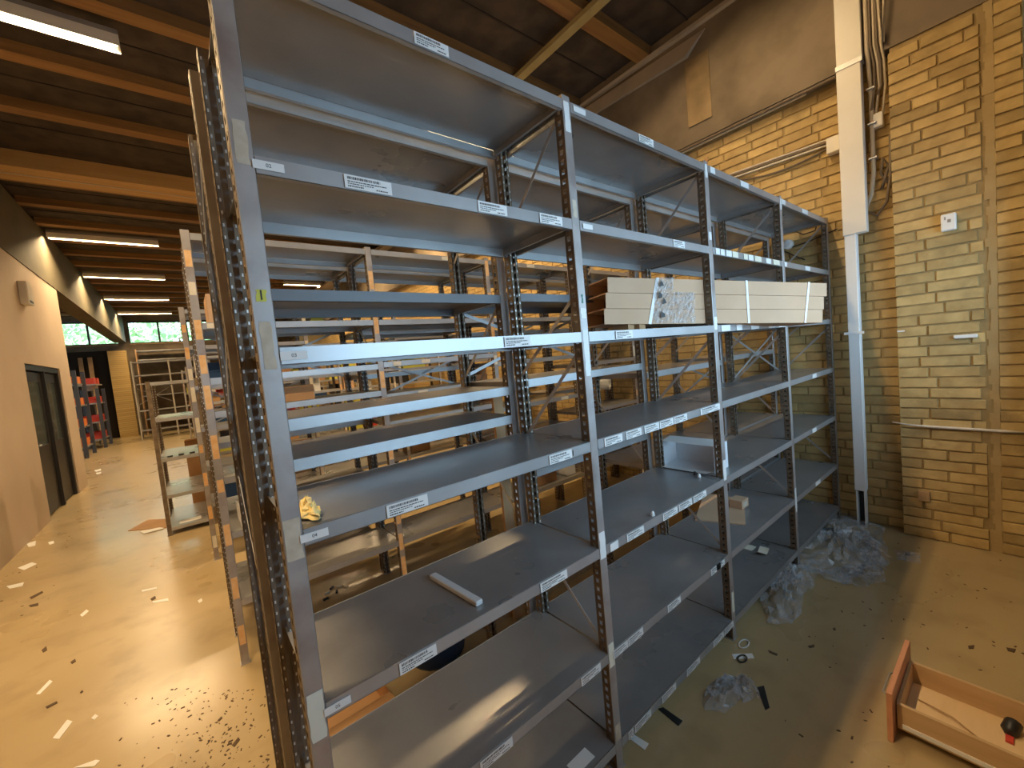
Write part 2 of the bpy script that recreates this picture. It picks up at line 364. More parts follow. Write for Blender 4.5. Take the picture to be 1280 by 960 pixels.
# ------------------------------------------------------------------ shelving
TXT = {}
def text_mesh(s, size):
    if (s, size) in TXT: return TXT[(s, size)]
    cu = bpy.data.curves.new('lettering', 'FONT'); cu.body = s; cu.size = size; cu.align_x = 'CENTER'; cu.align_y = 'CENTER'
    o = bpy.data.objects.new('lettering', cu); C.objects.link(o)
    me = bpy.data.meshes.new_from_object(o); bpy.data.objects.remove(o); TXT[(s, size)] = me
    return me
def add_text(b, s, size, cx, cy, cz, m):            # lettering in the XZ plane, facing -Y
    me = text_mesh(s, size); n = len(b.v)
    b.v += [(cx+v.co.x, cy, cz+v.co.y) for v in me.vertices]
    for p in me.polygons: b.f.append(tuple(n+i for i in p.vertices)); b.m.append(m)
def label_mesh(w, h, kind, text=None, seed=0):
    b = MB(); b.box(-w/2, w/2, 0, .0012, -h/2, h/2, 0); rr = random.Random(seed); y = -.0004
    if kind == 'num': add_text(b, text, h*.6, 0, y, 0, 1)
    elif kind == 'info':
        def line(z, hh, x0, x1, seg):
            x = x0
            while x < x1:
                l = rr.uniform(*seg); b.quad((x, y, z), (min(x+l, x1), y, z), (min(x+l, x1), y, z+hh), (x, y, z+hh), 1); x += l+rr.uniform(.0008, .002)
        line(h*.18, h*.2, -w*.44, w*.25, (.001, .003)); line(-h*.02, h*.08, -w*.44, w*.38, (.003, .008)); line(-h*.18, h*.07, -w*.44, w*.1, (.003, .007))
        line(-h*.38, h*.1, -w*.44, -w*.12, (.002, .005)); line(-h*.38, h*.1, w*.15, w*.40, (.002, .005))
    return b
def sticker(parent, x, z, w, h, kind='info', text=None, m=None, yy=-.0035, rz=0):
    b = label_mesh(w, h, kind, text, int(x*1000+z*77))
    o = b.build('shelf_label', [m or M_paper, M_ink], parent, (x, yy, z), (0, rz, 0)); return o

CH = {}
def upright_mesh(H, detail, back, mats):
    """C-channel upright: plain face outwards, two slotted webs. front one opens to +Y"""
    key = (round(H, 3), detail, back, mats[0].name)
    if key in CH: return CH[key]
    s = -1 if back else 1
    b = MB(); w = .020; t = .0016; dp = .040; DOT = 4 if back else 2
    def bx(x0, x1, y0, y1, z0, z1, m):
        ya, yb = sorted((s*y0, s*y1)); b.box(x0, x1, ya, yb, z0, z1, m)
    bx(-w+.002, w-.002, 0, t, 0, H, 0)
    for sx in (-1, 1):
        b.quad((sx*(w-.002), 0, 0), (sx*w, s*.0022, 0), (sx*w, s*.0022, H), (sx*(w-.002), 0, H), 3)
    for sx in (-1, 1):
        X0, X1 = (-w, -w+t) if sx < 0 else (w-t, w)
        if detail:
            bx(X0, X1, t, .013, 0, H, 1); bx(X0, X1, .029, dp, 0, H, 1)
            z = .02; p = .0333
            b.box(X0, X1, min(s*.013, s*.029), max(s*.013, s*.029), 0, z, 1)
            xm = X0 if sx < 0 else X1
            while z < H-.03:
                y0, y1 = s*.013, s*.029
                b.quad((xm, y0, z+.017), (xm, y1, z+.017), (xm, y1, z+p), (xm, y0, z+p), 1)
                xo = xm-sx*.0  # pressed tongue leaning inwards
                b.quad((xm, y0, z+.017), (xm, y1, z+.017), (xm-sx*.006, y1*1.0, z+.008), (xm-sx*.006, y0, z+.008), 2)
                z += p
            b.box(X0, X1, min(s*.013, s*.029), max(s*.013, s*.029), z, H, 1)
        else: bx(X0, X1, t, dp, 0, H, 1)
        # inner return flange, light through its slots painted as bright dots
        XI0, XI1 = (-w, -w+.012) if sx < 0 else (w-.012, w)
        bx(XI0, XI1, dp-t, dp, 0, H, 1)
        if detail:
            z = .02
            while z < H-.03:
                yy = s*(dp+.0004)
                b.quad((XI0+.004, yy, z), (XI1-.004, yy, z), (XI1-.004, yy, z+.009), (XI0+.004, yy, z+.009), DOT); z += .0333
    bx(-w-.006, w+.006, -.004, dp+.006, 0, .004, 0)
    me = b.mesh('upright', list(mats)+[M_steel, M_dot]); CH[key] = me; return me
DK = {}
def deck_mesh(L, D, lip=.037):
    key = (round(L, 3), round(D, 3))
    if key in DK: return DK[key]
    b = MB(); x0, x1 = .021, L-.021; t = .0012
    b.box(.004, L-.004, .004, D-.004, -.0015, 0, 0)                 # tray top
    for (y0, y1) in ((.0, t), (D-t, D)): b.box(x0, x1, y0, y1, -lip, 0, 1)
    b.box(x0, x1, .0, .014, -lip, -lip+t, 1); b.box(x0, x1, D-.014, D, -lip, -lip+t, 1)   # return flanges
    for xx in (.022, L-.022-t): b.box(xx, xx+t, .004, D-.004, -lip+.004, 0, 0)
    b.box(.022, .034, .02, D-.02, -lip+.004, -lip+.004+t, 0); b.box(L-.034, L-.022, .02, D-.02, -lip+.004, -lip+.004+t, 0)
    me = b.mesh('shelf', [M_deck, M_steel]); DK[key] = me; return me
def rack(name, label, x0, y0, xs, D, H, levels, detail=True, braces=(), side=(), group=None, rz=0, mats=None, foot=True):
    """xs: bay boundaries from 0; levels: list per bay of shelf heights; braces: (bay, z0, z1); side: (frame, z0, z1)"""
    mats = mats or (M_post, M_web, M_tab)
    t = thing(name, label, 'shelving rack', (x0, y0, 0), rz, group)
    fm = upright_mesh(H, detail, False, mats); bk = upright_mesh(H, detail, True, mats)
    posts = []; shelves = {}
    for x in xs:
        posts.append(put('upright', fm, t, (x, 0, 0))); put('upright', bk, t, (x, D, 0))
    for i in range(len(xs)-1):
        L = xs[i+1]-xs[i]
        for z in levels[i]:
            shelves[(i, round(z, 2))] = put('shelf', deck_mesh(L, D), t, (xs[i], 0, z))
    for i, z0, z1 in braces:
        b = MB(); b.bar((xs[i]+.01, D-.004, z0), (xs[i+1]-.01, D-.004, z1), .016, .002, (0, 1, 0)); b.build('cross_brace', M_steel, t)
        b = MB(); b.bar((xs[i]+.01, D-.008, z1), (xs[i+1]-.01, D-.008, z0), .016, .002, (0, 1, 0)); b.build('cross_brace', M_steel, t)
    for i, z0, z1 in side:
        b = MB(); b.bar((xs[i]-.012, .02, z0), (xs[i]-.012, D-.02, z1), .014, .002, (1, 0, 0)); b.build('side_brace', M_steel, t)
    return t, posts, shelves

BX = [0, .998, 2.010, 3.028, 4.057]
LV = [2.5, 2.091, 1.6925, 1.2927, .8896, .4793, .1153]
r1, posts, sh = rack('shelving_rack', 'long grey steel shelving rack nearest the camera with long cardboard boxes on it', 0, 0, BX, .40, 2.515, [LV]*4,
    braces=((3, 1.28, 1.66), (1, .12, .46)), side=[(i, a, b_) for i in range(1, 5) for a, b_ in ((1.83, 1.53), (2.47, 2.12), (1.63, 1.27), (.50, .84))])
# stickers, given by the shelf edge and the two ends read off the photograph
def stk(bay, lev, u0, u1, v, kind='info', text=None, h=.031, m=None, dz=0):
    z = LV[lev]-.0185
    a = bp(u0, v, 'Y', 0).x; c = bp(u1, v, 'Y', 0).x
    w = abs(c-a); x = (a+c)/2
    sticker(sh[(bay, round(LV[lev], 2))], x-BX[bay], -.0185+dz, w, h, kind, text, m)
def on_edge(lev, u):   # v of the shelf edge under pixel column u, by stepping along x
    z = LV[lev]-.018; lo, hi = -.5, 4.6
    for _ in range(30):
        mid = (lo+hi)/2; d = Vector((mid, 0, z))-CAM; uu = 640+F*d.dot(_r)/d.dot(_f)
        if uu < u: lo = mid
        else: hi = mid
    return (lo+hi)/2
def stx(bay, lev, u0, u1, kind='info', text=None, h=.031, m=None, dz=0):
    a, c = on_edge(lev, u0), on_edge(lev, u1)
    return sticker(sh[(bay, round(LV[lev], 2))], (a+c)/2-BX[bay], -.0185+dz, c-a, h, kind, text, m)
stx(0, 0, 517, 560); stx(1, 0, 716, 731, 'plain', h=.02); stx(1, 0, 798, 816); stx(2, 0, 887, 893, 'plain'); stx(2, 0, 925, 935, 'plain')
stx(3, 0, 976, 981, 'plain'); stx(3, 0, 1002, 1009, 'plain')
stx(0, 1, 315, 355, 'num', '02', .018); stx(0, 1, 430, 489); stx(0, 1, 597, 633); stx(0, 1, 674, 702)
stx(1, 1, 728, 740, 'plain', h=.018); stx(1, 1, 841, 855)
for a, c_ in ((894, 899), (900, 905), (907, 914), (915, 922), (929, 934), (935, 941), (943, 951), (957, 963), (966, 974)): stx(2, 1, a, c_, 'plain', m=random.choice([M_paper, M_cream]))
stx(3, 1, 980, 983, 'plain'); stx(3, 1, 1006, 1012, 'plain')
stx(0, 2, 350, 384, 'num', '03', .018); stx(0, 2, 630, 662); stx(1, 2, 769, 790)
for a, c_ in ((901, 912), (920, 927), (938, 948), (960, 968), (973, 981)): stx(2, 2, a, c_, 'plain')
stx(0, 3, 375, 410, 'num', '04', .018); stx(0, 3, 483, 534); stx(0, 3, 686, 714); stx(0, 3, 716, 735, 'plain', h=.02, m=M_steel)
for a, c_ in ((755, 777), (782, 801), (805, 823), (824, 841), (842, 858), (875, 899)): stx(1, 3, a, c_)
stx(3, 3, 1015, 1020, 'plain')
stx(0, 4, 405, 438, 'num', '05', .018); stx(0, 4, 499, 545); stx(0, 4, 675, 708)
stx(1, 4, 762, 772, 'plain'); 
for a, c_ in ((783, 804), (828, 846), (848, 864), (866, 882)): stx(1, 4, a, c_)
stx(3, 4, 1015, 1020, 'plain')
stx(0, 5, 600, 640); stx(0, 5, 726, 750)
for a, c_ in ((766, 784), (785, 803), (834, 850), (888, 900), (895, 905)): stx(1, 5, a, c_)
stx(3, 5, 1019, 1025, 'plain')
for a, c_ in ((785, 791), (793, 813), (827, 844), (858, 874), (891, 904), (905, 916)): stx(1, 6, a, c_)
# tape and marks on the front uprights: (post, v0, v1, material)
def post_patch(ip, z0, z1, m, w=.034, name='tape_residue', text=None):
    b = MB(); rr = random.Random(int(z0*999)+ip); n = 6
    L_ = [(-w/2+rr.uniform(0, .004), z0+(z1-z0)*i/n) for i in range(n+1)]; R_ = [(w/2-rr.uniform(0, .004), z0+(z1-z0)*i/n) for i in range(n+1)]
    for i in range(n): b.quad((L_[i][0], -.0008, L_[i][1]), (R_[i][0], -.0008, R_[i][1]), (R_[i+1][0], -.0008, R_[i+1][1]), (L_[i+1][0], -.0008, L_[i+1][1]), 0)
    if text: add_text(b, text, .03, 0, -.0014, (z0+z1)/2, 1)
    return b.build(name, [m, M_ink], posts[ip])
def zz_(ip, v):
    lo, hi = -1, 4
    for _ in range(30):
        mid = (lo+hi)/2; d = Vector((BX[ip], 0, mid))-CAM; vv = 480-F*d.dot(_u)/d.dot(_f)
        if vv > v: lo = mid
        else: hi = mid
    return (lo+hi)/2
for ip, v0, v1, m_, w_ in ((0, 205, 150, M_tape, .028), (0, 462, 402, M_tape, .026), (0, 700, 649, M_tape, .036), (0, 925, 866, mat('fresh_masking_tape', (.70, .70, .60), .7), .036),
        (1, 165, 127, M_paper, .03), (1, 272, 250, M_tape, .024), (1, 398, 385, M_paper, .03), (1, 470, 412, mat('white_scuffed_paper', (.72, .74, .72), .6), .03), (1, 698, 665, M_paper, .036), (1, 833, 804, M_cream, .034), (1, 925, 905, M_tape, .034),
        (2, 222, 205, M_paper, .03), (2, 300, 290, M_paper, .03), (2, 412, 396, M_paper, .036), (2, 600, 575, M_paper, .036), (2, 765, 740, M_cream, .03), (3, 262, 248, M_paper, .034), (3, 640, 610, M_paper, .034)):
    post_patch(ip, zz_(ip, v0), zz_(ip, v1), m_, w_)
post_patch(0, zz_(0, 377), zz_(0, 362), M_ytape, .022, 'number_sticker', '1')
post_patch(1, zz_(1, 379), zz_(1, 368), M_teal, .012, 'green_sticker')

r1b, pb, shb = rack('shelving_rack', 'steel shelving rack standing back to back behind the nearest rack', -.02, .425, BX, .40, 2.49,
    [[2.48, 1.90, 1.50, 1.373], [2.48, 1.91, 1.52, 1.10], [2.48, 1.92, 1.46, .89], [2.48, 1.48, .89, .48]],
    braces=((1, 1.55, 1.88), (3, 1.14, 1.46)), side=[(i, a, b_) for i in range(0, 5) for a, b_ in ((2.42, 2.1), (1.87, 1.53), (.9, 1.3))])
for q_ in pb: pass
for o_ in r1b.children:
    if o_.name.startswith('upright') and o_.location.y > .3:
        me_ = o_.data.copy(); me_.materials[4] = M_tab; o_.data = me_
dk_ = deck_mesh(.998, .40).copy(); dk_.materials[1] = mat('dark_grey_lip', (.17, .17, .175), .5, .2);  # lips of these shelves are a darker grey than the rest
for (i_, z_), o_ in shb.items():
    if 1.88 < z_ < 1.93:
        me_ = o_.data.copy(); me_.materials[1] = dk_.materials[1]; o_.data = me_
# row 2
def taped(pp, H):
    for q in pp:
        z = .12; rr = random.Random(id(q) % 97)
        rr = random.Random(len(pp)+int(q.location.x*10))
        while z < H-.1:
            h = rr.uniform(.07, .14); b = MB()
            b.box(-.015, .015, -.0012, 0, z, z+h); b.build('tape_patch', random.choice([M_warmtape, M_warmtape, M_cream]), q); z += h+rr.uniform(.05, .2)
LV2 = [2.47, 1.98, 1.67, 1.48, 1.10, .78, .38]
B2 = [0, 1.0, 2.01, 3.02, 4.02]
r2, p2, s2 = rack('shelving_rack', 'second shelving rack row across the aisle with orange tape on its uprights', -.055, 1.85, B2, .40, 2.485,
    [LV2, [2.47, 1.98, 1.68, 1.45, 1.25, .38], [2.47, 1.98, 1.6, 1.2, .9, .38], [2.47, 2.0, 1.5, 1.0, .38]], braces=((1, 1.38, 1.72), (2, 1.7, 2.0)), side=((1, 1.7, 1.98), (2, 1.7, 1.3), (0, .6, .3)))
taped(p2, 2.47)
for (bay, z, x, w_) in ((0, 2.47, .25, .07), (0, 2.47, .12, .06), (1, 2.47, .62, .08), (0, 1.98, .08, .08), (1, 1.68, .12, .06), (1, 1.68, .35, .07), (1, 1.45, .3, .08), (2, 2.47, .5, .09), (2, .9, .4, .1), (2, 1.2, .8, .1)):
    sticker(s2[(bay, z)], x, -.0185, w_, .028, 'plain', m=M_cream)
r2b, _, _ = rack('shelving_rack', 'rack standing back to back behind the orange taped second row', -.055, 2.275, B2, .40, 2.46,
    [[2.45, 2.0, 1.25, .8, .3], [2.45, 1.95, 1.6, 1.1, .5], [2.45, 1.9, 1.4, .9], [2.45, 1.9, 1.2, .5]], detail=True, braces=((0, 1.6, 2.0),))
# rows further back
rowlabels = ['third shelving row beyond the orange taped rack', 'fourth shelving row with mixed cartons deep in the hall', 'fifth shelving row in the depth of the hall', 'sixth shelving row near the middle of the hall',
             'seventh shelving row towards the far windows', 'eighth shelving row in front of the far end']
backs = []
for i, (y, H, x0) in enumerate(((3.75, 2.36, -.10), (6.6, 2.1, .0), (8.6, 2.3, -.05), (10.6, 2.1, -.05), (12.8, 2.2, -.1), (15.2, 2.2, -.2))):
    rr = random.Random(i)
    lv = [[H-.02]+[round(H-.02-.36*k+rr.uniform(-.04, .04), 2) for k in range(1, 6)] for _ in range(4)]
    t, pp, ss = rack('shelving_rack', rowlabels[i], x0, y, [0, 1, 2, 3, 4.0], .45, H, lv, detail=i < 1, braces=((0, 1.2, 1.6), (2, .8, 1.2)))
    backs.append((t, ss, x0, y, H)); 
    if i < 3: taped(pp, H)
# low rack turned to the aisle
t, pp, ss = rack('low_shelf_rack', 'low dark steel rack with five shelves standing end on in the aisle', -.47, 5.0, [0, .43], .95, 1.74, [[1.73, 1.32, .87, .455, .09]], detail=True, mats=(M_web, M_web, M_tab))
b = MB(); b.box(-.07, .07, 0, .001, -.0, .04); 
t2, pp2, ss2 = rack('tall_rack', 'pale open rack against the wall under the far windows', -1.55, 18.4, [0, 1.0, 2.0, 3.0, 4.0], .5, 2.75, [[2.72, 2.25, 1.95, 1.0, .3]]*4, detail=False, mats=(M_pale, M_pale, M_pale), braces=((0, 1.2, 1.8),))
t3, pp3, ss3 = rack('wide_rack', 'brown rack with wooden boards standing before the far window wall', -1.5, 20.2, [0, 1.6, 3.2, 4.8], .6, 3.3, [[3.25, 2.9, 2.3, 1.5, .6]]*3, detail=False, mats=(M_board, M_board, M_tab))
b = MB(); b.box(-2.3, -1.78, 20.4, 20.85, 0, 3.3); struct(b.build('trim_5', Mb))['label'] = 'brick pier beneath the end of the olive beam'

# ------------------------------------------------------------------ lamps
def lamp(x0, x1, y, label, on=True, power=LAMP_W):
    t = thing('fluorescent_lamp', label, 'lamp', (x0, y, 4.5), 0, 'fluorescent ceiling lamps'); W = x1-x0
    b = MB(); b.poly([(0, -.055), (W, -.055), (W, .055), (0, .055)], .045, .095); b.poly([(0, -.035), (W, -.035), (W, .035), (0, .035)], .03, .045)
    bevel(b.build('lamp_housing', M_house, t), .006)
    for yy in (-.058, .055):
        b = MB(); b.box(0, W, yy, yy+.003, -.036, .05); b.build('reflector', M_reflect, t)
    b = MB(); b.box(0, .012, -.05, .05, -.02, .045); b.box(W-.012, W, -.05, .05, -.02, .045); b.build('end_cap', M_white, t)
    b = MB(); b.tube([(.015, 0, .005), (W-.015, 0, .005)], .016, 10); b.build('tube', M_tube, t)
    if on:
        l = bpy.data.lights.new('lamp_light', 'AREA'); l.shape = 'RECTANGLE'; l.size = W-.05; l.size_y = .03; l.energy = power; l.color = WARM; l.spread = R(SPREAD)
        o = bpy.data.objects.new('lamp_light', l); C.objects.link(o); o.parent = t; o.location = (W/2, 0, -.0125)
    return t
for y, s in ((.46, 'lit ceiling lamp over the aisle just above the photographer'), (3.66, 'brightly lit ceiling lamp nearest the camera at upper left'), (9.6, 'lit ceiling lamp beyond the wide beam, next to the olive beam'),
             (12.78, 'lit ceiling lamp above the end of the beige wall'), (15.9, 'lit ceiling lamp halfway to the far windows'), (18.9, 'lit ceiling lamp closest to the far windows')):
    lamp(-1.73, -.25, y, s)
for y, s in ((3.56, 'ceiling lamp by the brick wall behind the nearest racks'), (6.3, 'ceiling lamp by the brick wall over the fourth row'), (9.6, 'ceiling lamp by the brick wall over the sixth row'), (12.9, 'ceiling lamp seen through the racks far back by the brick wall')):
    lamp(2.5, 3.95, y, s)
lamp(1.9, 3.3, .40, 'ceiling lamp right above the nearest rack close to the brick wall', power=42)
lamp(-5, -3.5, 14, 'ceiling lamp over the red bins behind the beige wall', power=40)

# ------------------------------------------------------------------ things on the racks
P0 = Vector((1.46, .262, 1.742)); P1 = Vector((2.75, -.272, 1.657)); BL = (P1-P0).length
ex = (P1-P0).normalized(); ey = Vector((0, 0, 1)).cross(ex).normalized(); ez = ex.cross(ey)
SM = Matrix(((ex.x, ey.x, ez.x, P0.x), (ex.y, ey.y, ez.y, P0.y), (ex.z, ey.z, ez.z, P0.z), (0, 0, 0, 1)))     # the stack's own axes: it lies askew and juts out of the rack
h = .0755; Dp = .20
for i, (dx, lg, s_) in enumerate(((-.01, .0, 'long flat cardboard box at the bottom of the strapped stack'), (.0, .0, 'long flat cardboard box in the middle of the strapped stack of three'), (.012, .01, 'long flat cardboard box on top of the strapped stack of three'))):
    t = thing('long_cardboard_box', s_, 'box', group='long cardboard boxes strapped in a stack'); t.matrix_world = SM @ Matrix.Translation((dx, 0, i*h))
    L = BL+lg; b = MB(); hh = h-.002
    b.box(0, L, 0, .004, 0, hh); b.box(0, L, Dp-.004, Dp, 0, hh); b.box(0, L, .004, Dp-.004, 0, .004); b.box(0, L, .004, Dp-.004, hh-.004, hh); b.box(L-.004, L, 0, Dp, 0, hh)
    b.build('carton', M_card, t)
    b = MB(); b.box(.10, .105, .004, Dp-.004, .004, hh-.004); b.build('inner_shade_panel', M_cardin, t)  # dark panel standing in for the shade inside the open end
    b = MB(); b.bar((0, Dp, hh/2), (-.07, Dp+.03*(1-i), hh/2), hh*.9, .003, (0, 1, 0)); b.build('open_flap', M_cardd, t)
def along(u):           # distance along the stack's front edge under a photograph column
    lo, hi = 0, BL
    for _ in range(30):
        mid = (lo+hi)/2; d = P0+ex*mid-CAM
        if 640+F*d.dot(_r)/d.dot(_f) < u: lo = mid
        else: hi = mid
    return (lo+hi)/2
def strap(u, lean, label, m=M_strap, w=.014):
    x = along(u); z0, z1 = -.001, 3*h+.001; b = MB()
    b.bar((x, -.002, z0), (x+lean, -.002, z1), w, .001, (0, 1, 0)); b.bar((x+lean, -.002, z1), (x+lean, Dp+.002, z1), w, .001, (0, 0, 1)); b.bar((x+lean, Dp+.002, z1), (x, Dp+.002, z0), w, .001, (0, 1, 0))
    o = tag(b.build('packing_strap', m), label, 'strap', 'straps around the long boxes'); o.matrix_world = SM
strap(812, .05, 'white strap around the long boxes beside the crinkled film', w=.018)
strap(936, -.015, 'white strap around the middle of the long boxes')
strap(1006, .03, 'white strap around the jutting end of the long boxes')
b = MB(); rr = random.Random(3); xa, xb = along(815), along(868); nx, nz = 30, 16
for j in range(nz+1):
    for i in range(nx+1):
        f = i/nx; b.v.append((xa+(xb-xa)*f+.03*(j/nz)*(1-f), -.006+rr.uniform(-.005, .004), .003+3*h*j/nz))
for j in range(nz):
    for i in range(nx):
        if j > 10 and i > 12: continue
        n = j*(nx+1)+i; b.f.append((n, n+1, n+nx+2, n+nx+1)); b.m.append(0)
for k, (fx, fz) in enumerate(((.22, .2), (.25, .5), (.18, .62), (.2, .88))):
    q = [(xa+(xb-xa)*fx+rr.uniform(-.008, .008)+.012*a_, -.0135, 3*h*fz+.018*b_) for a_, b_ in ((-1, -1), (1, -.6), (.6, .2), (-.4, 1))]; b.quad(*q, 1)
o = tag(b.build('plastic_film', [clear('shiny_film', .42, .16, (.62, .58, .55), 30), M_ink]), 'crinkled clear film with black print wrapped on the long boxes', 'plastic film'); o.matrix_world = SM
for k, (u, s_) in enumerate(((794, 'small brown wooden block wedged under the stacked long boxes'), (808, 'second brown wooden block wedged under the stacked long boxes'))):
    x = along(u); p = P0+ex*x; b = MB(); b.box(p.x-.03, p.x+.02, p.y+.02, p.y+.12, 1.6935, p.z+.008); tag(b.build('wooden_block', M_board), s_, 'block')

def crumple(name, label, cat, pts, h, m, n=22, seed=0, amp=.02, kind=None, z0=.0, group=None, thick=False):
    """a crumpled sheet whose outline is the given world polygon on a plane at height z0"""
    rr = random.Random(seed); bm = bmesh.new(); cx = sum(p[0] for p in pts)/len(pts); cy = sum(p[1] for p in pts)/len(pts)
    me = bpy.data.meshes.new(name); N = n; rings = 9; V = []
    def edge(t):
        k = t*len(pts); i = int(k) % len(pts); f = k-int(k); a = pts[i]; c = pts[(i+1) % len(pts)]; return a[0]+(c[0]-a[0])*f, a[1]+(c[1]-a[1])*f
    ctr = bm.verts.new((cx, cy, z0+h*.6)); prev = None
    for r_ in range(1, rings+1):
        ring = []
        for i in range(N*2):
            ex, ey = edge(i/(N*2)); f = r_/rings*(1+rr.uniform(-.05, .05)); q = 1-(r_/rings)**2
            ring.append(bm.verts.new((cx+(ex-cx)*f+rr.uniform(-amp, amp)*.5, cy+(ey-cy)*f+rr.uniform(-amp, amp)*.5, z0+.003+max(0, h*q*rr.uniform(.35, 1.1)+rr.uniform(0, amp)*(.3+q)))))
        if prev:
            for i in range(N*2): bm.faces.new((prev[i], prev[(i+1) % (N*2)], ring[(i+1) % (N*2)], ring[i]))
        else:
            for i in range(N*2): bm.faces.new((ctr, ring[(i+1) % (N*2)], ring[i]))
        prev = ring
    bmesh.ops.recalc_face_normals(bm, faces=bm.faces)
    bm.to_mesh(me); bm.free(); me.materials.append(m)
    o = put(name, me); return tag(o, label, cat, group, kind)
def gp(*uv, z=0): return [tuple(bp(u, v, 'Z', z))[:2] for u, v in uv]
crumple('crumpled_paper', 'crumpled yellow paper on the shelf beside the nearest upright', 'paper', gp((371, 652), (372, 640), (386, 636), (401, 642), (399, 653), z=1.2927), .03, M_yel, 10, 4, .012, z0=1.294)
# white profile on shelf 5
def slab(name, label, cat, u0v0, u1v1, z, w, h, m, group=None):
    a = bp(*u0v0, 'Z', z); c = bp(*u1v1, 'Z', z); b = MB(); d = (c-a); L = d.length
    M_ = Matrix.Translation((a.x, a.y, z)) @ Matrix.Rotation(math.atan2(d.y, d.x), 4, 'Z'); b.box(0, L, -w/2, w/2, 0, h, 0, M_)
    return tag(b.build(name, m), label, cat, group)
bevel(slab('plastic_profile', 'white grey plastic profile lying across the near shelf', 'profile', (541, 722), (600, 757), .8905, .026, .016, mat('dirty_white_plastic', (.66, .66, .66), .45)), .004, 2)
# cardboard flap on shelf 6, bay 3
pts = gp((880, 617), (930, 625), (932, 657), (869, 651), z=.4795); b = MB(); b.poly([pts[i] for i in (0, 3, 2, 1)], .481, .489)
tag(b.build('cardboard_piece', [M_card]), 'flat tan piece of cardboard on a low shelf by the third upright', 'cardboard')
b = MB(); a = bp(926, 635, 'Z', .48); b.box(a.x-.05, a.x+.05, a.y-.03, a.y+.05, .490, .545); b.box(a.x-.03, a.x+.03, a.y-.031, a.y-.03, .5, .53, 1)
bevel(tag(b.build('small_carton', [M_card, M_tape]), 'small worn carton lying on the flat cardboard piece', 'box'), .006)
# white open carton
t = thing('white_carton', 'white open carton standing on the shelf behind the third upright', 'box', (2.05, .07, .8905))
b = MB(); b.box(0, .16, 0, .004, 0, .15); b.box(0, .16, .31, .314, 0, .15); b.box(0, .16, .004, .31, 0, .004); b.box(.156, .16, .004, .31, .004, .15); b.build('carton', M_whitecard, t)
b = MB(); b.quad((0, .0, .15), (0, .314, .15), (.10, .314, .165), (.10, 0, .165)); b.build('flap', M_white, t)
b = MB(); b.quad((0, .02, 0.004), (0, .30, .004), (-.05, .29, .006), (-.05, .03, .006)); b.build('flap', M_white, t)
for (u, v, s, m_) in ((869, 594, 'small black plug on the shelf below the third upright', M_black), (874, 597, 'small white plug next to the black one on the shelf', M_white), (816, 645, 'small white clip at the front of the same shelf as the white carton', M_white)):
    a = bp(u, v, 'Z', .8905); b = MB(); b.tube([(a.x, a.y, .892), (a.x, a.y, .905), (a.x, a.y, .912)], [.009, .008, .004], 10); tag(b.build('small_plug', m_, smooth=False), s, 'plug')
for (u, v, s) in ((937, 685, 'small pale card lying flat on the lowest shelf'), (953, 692, 'curled pale scrap of paper on the lowest shelf')):
    a = bp(u, v, 'Z', .1155); b = MB()
    for i in range(6): 
        x = a.x-.04+.014*i; z = .118+(.02*abs(i-2.5)/2.5 if 'curled' in s else 0)
        z2 = .118+(.02*abs(i-1.5)/2.5 if 'curled' in s else 0); b.quad((x, a.y-.03, z), (x+.014, a.y-.03, z2), (x+.014, a.y+.03, z2), (x, a.y+.03, z))
    tag(b.build('paper_scrap', M_cream), s, 'paper')
a = bp(745, 935, 'Z', .1155); b = MB(); b.box(a.x-.13, a.x-.03, a.y-.02, a.y+.03, .1165, .1175); tag(b.build('loose_sticker', M_paper), 'white sticker lying loose on the lowest shelf of the first bay', 'sticker')
# long objects standing behind
a = bp(637, 520, 'Y', 1.0)
b = MB(); b.box(a.x-.018, a.x+.018, .985, .988, 0, 1.49)
for i in range(14): b.box(a.x-.006, a.x-.002, .9845, .985, .1+.1*i, .13+.1*i, 1); b.box(a.x+.004, a.x+.008, .9845, .985, .1+.1*i, .13+.1*i, 1); b.box(a.x-.004, a.x+.006, .9845, .985, .1+.1*i, .104+.1*i, 1)
tag(b.build('slotted_rail', [M_white, M_black]), 'white slotted rail standing upright behind the first bay', 'rail')
a = bp(620, 520, 'Y', 1.03); b = MB(); b.box(a.x-.03, a.x+.04, 1.0, 1.02, 0, 1.49); tag(b.build('wooden_board', M_board), 'narrow brown wooden board standing behind the white slotted rail', 'board')

# cartons and bins
def carton(name, label, x, y, z, sx, sy, sz, m, rz=0, group=None, open_=True, cat='box'):
    t = thing(name, label, cat, (x, y, z), rz, group); b = MB(); e = .005
    b.box(0, sx, 0, e, 0, sz); b.box(0, sx, sy-e, sy, 0, sz); b.box(0, e, e, sy-e, 0, sz); b.box(sx-e, sx, e, sy-e, 0, sz); b.box(e, sx-e, e, sy-e, 0, e)
    b.build('carton', m, t); b = MB()
    if open_:
        b.quad((0, 0, sz), (sx, 0, sz), (sx, -sy*.3, sz+.02), (0, -sy*.3, sz+.02)); b.build('flap', m, t); b = MB()
        b.quad((0, sy, sz), (0, sy*1.2, sz-.05), (sx, sy*1.2, sz-.05), (sx, sy, sz))
    else: b.box(0, sx, 0, sy, sz, sz+e)
    b.build('flap', m, t); return t
carton('open_carton', 'open brown carton on the floor beneath the first bay', .10, .88, 0, .34, .3, .12, M_cardd)
b = MB(); 
for i, (r0, z) in enumerate(((.15, 0), (.17, .12), (.18, .24), (.185, .245))): pass
t = thing('plastic_tub', 'navy blue plastic tub on the floor beneath the first bay', 'tub', (.80, 1.12, 0)); b.tube([(0, 0, 0), (0, 0, .02), (0, 0, .20), (0, 0, .22)], [.15, .16, .19, .2], 20); b.build('tub_body', M_blue, t, smooth=True)
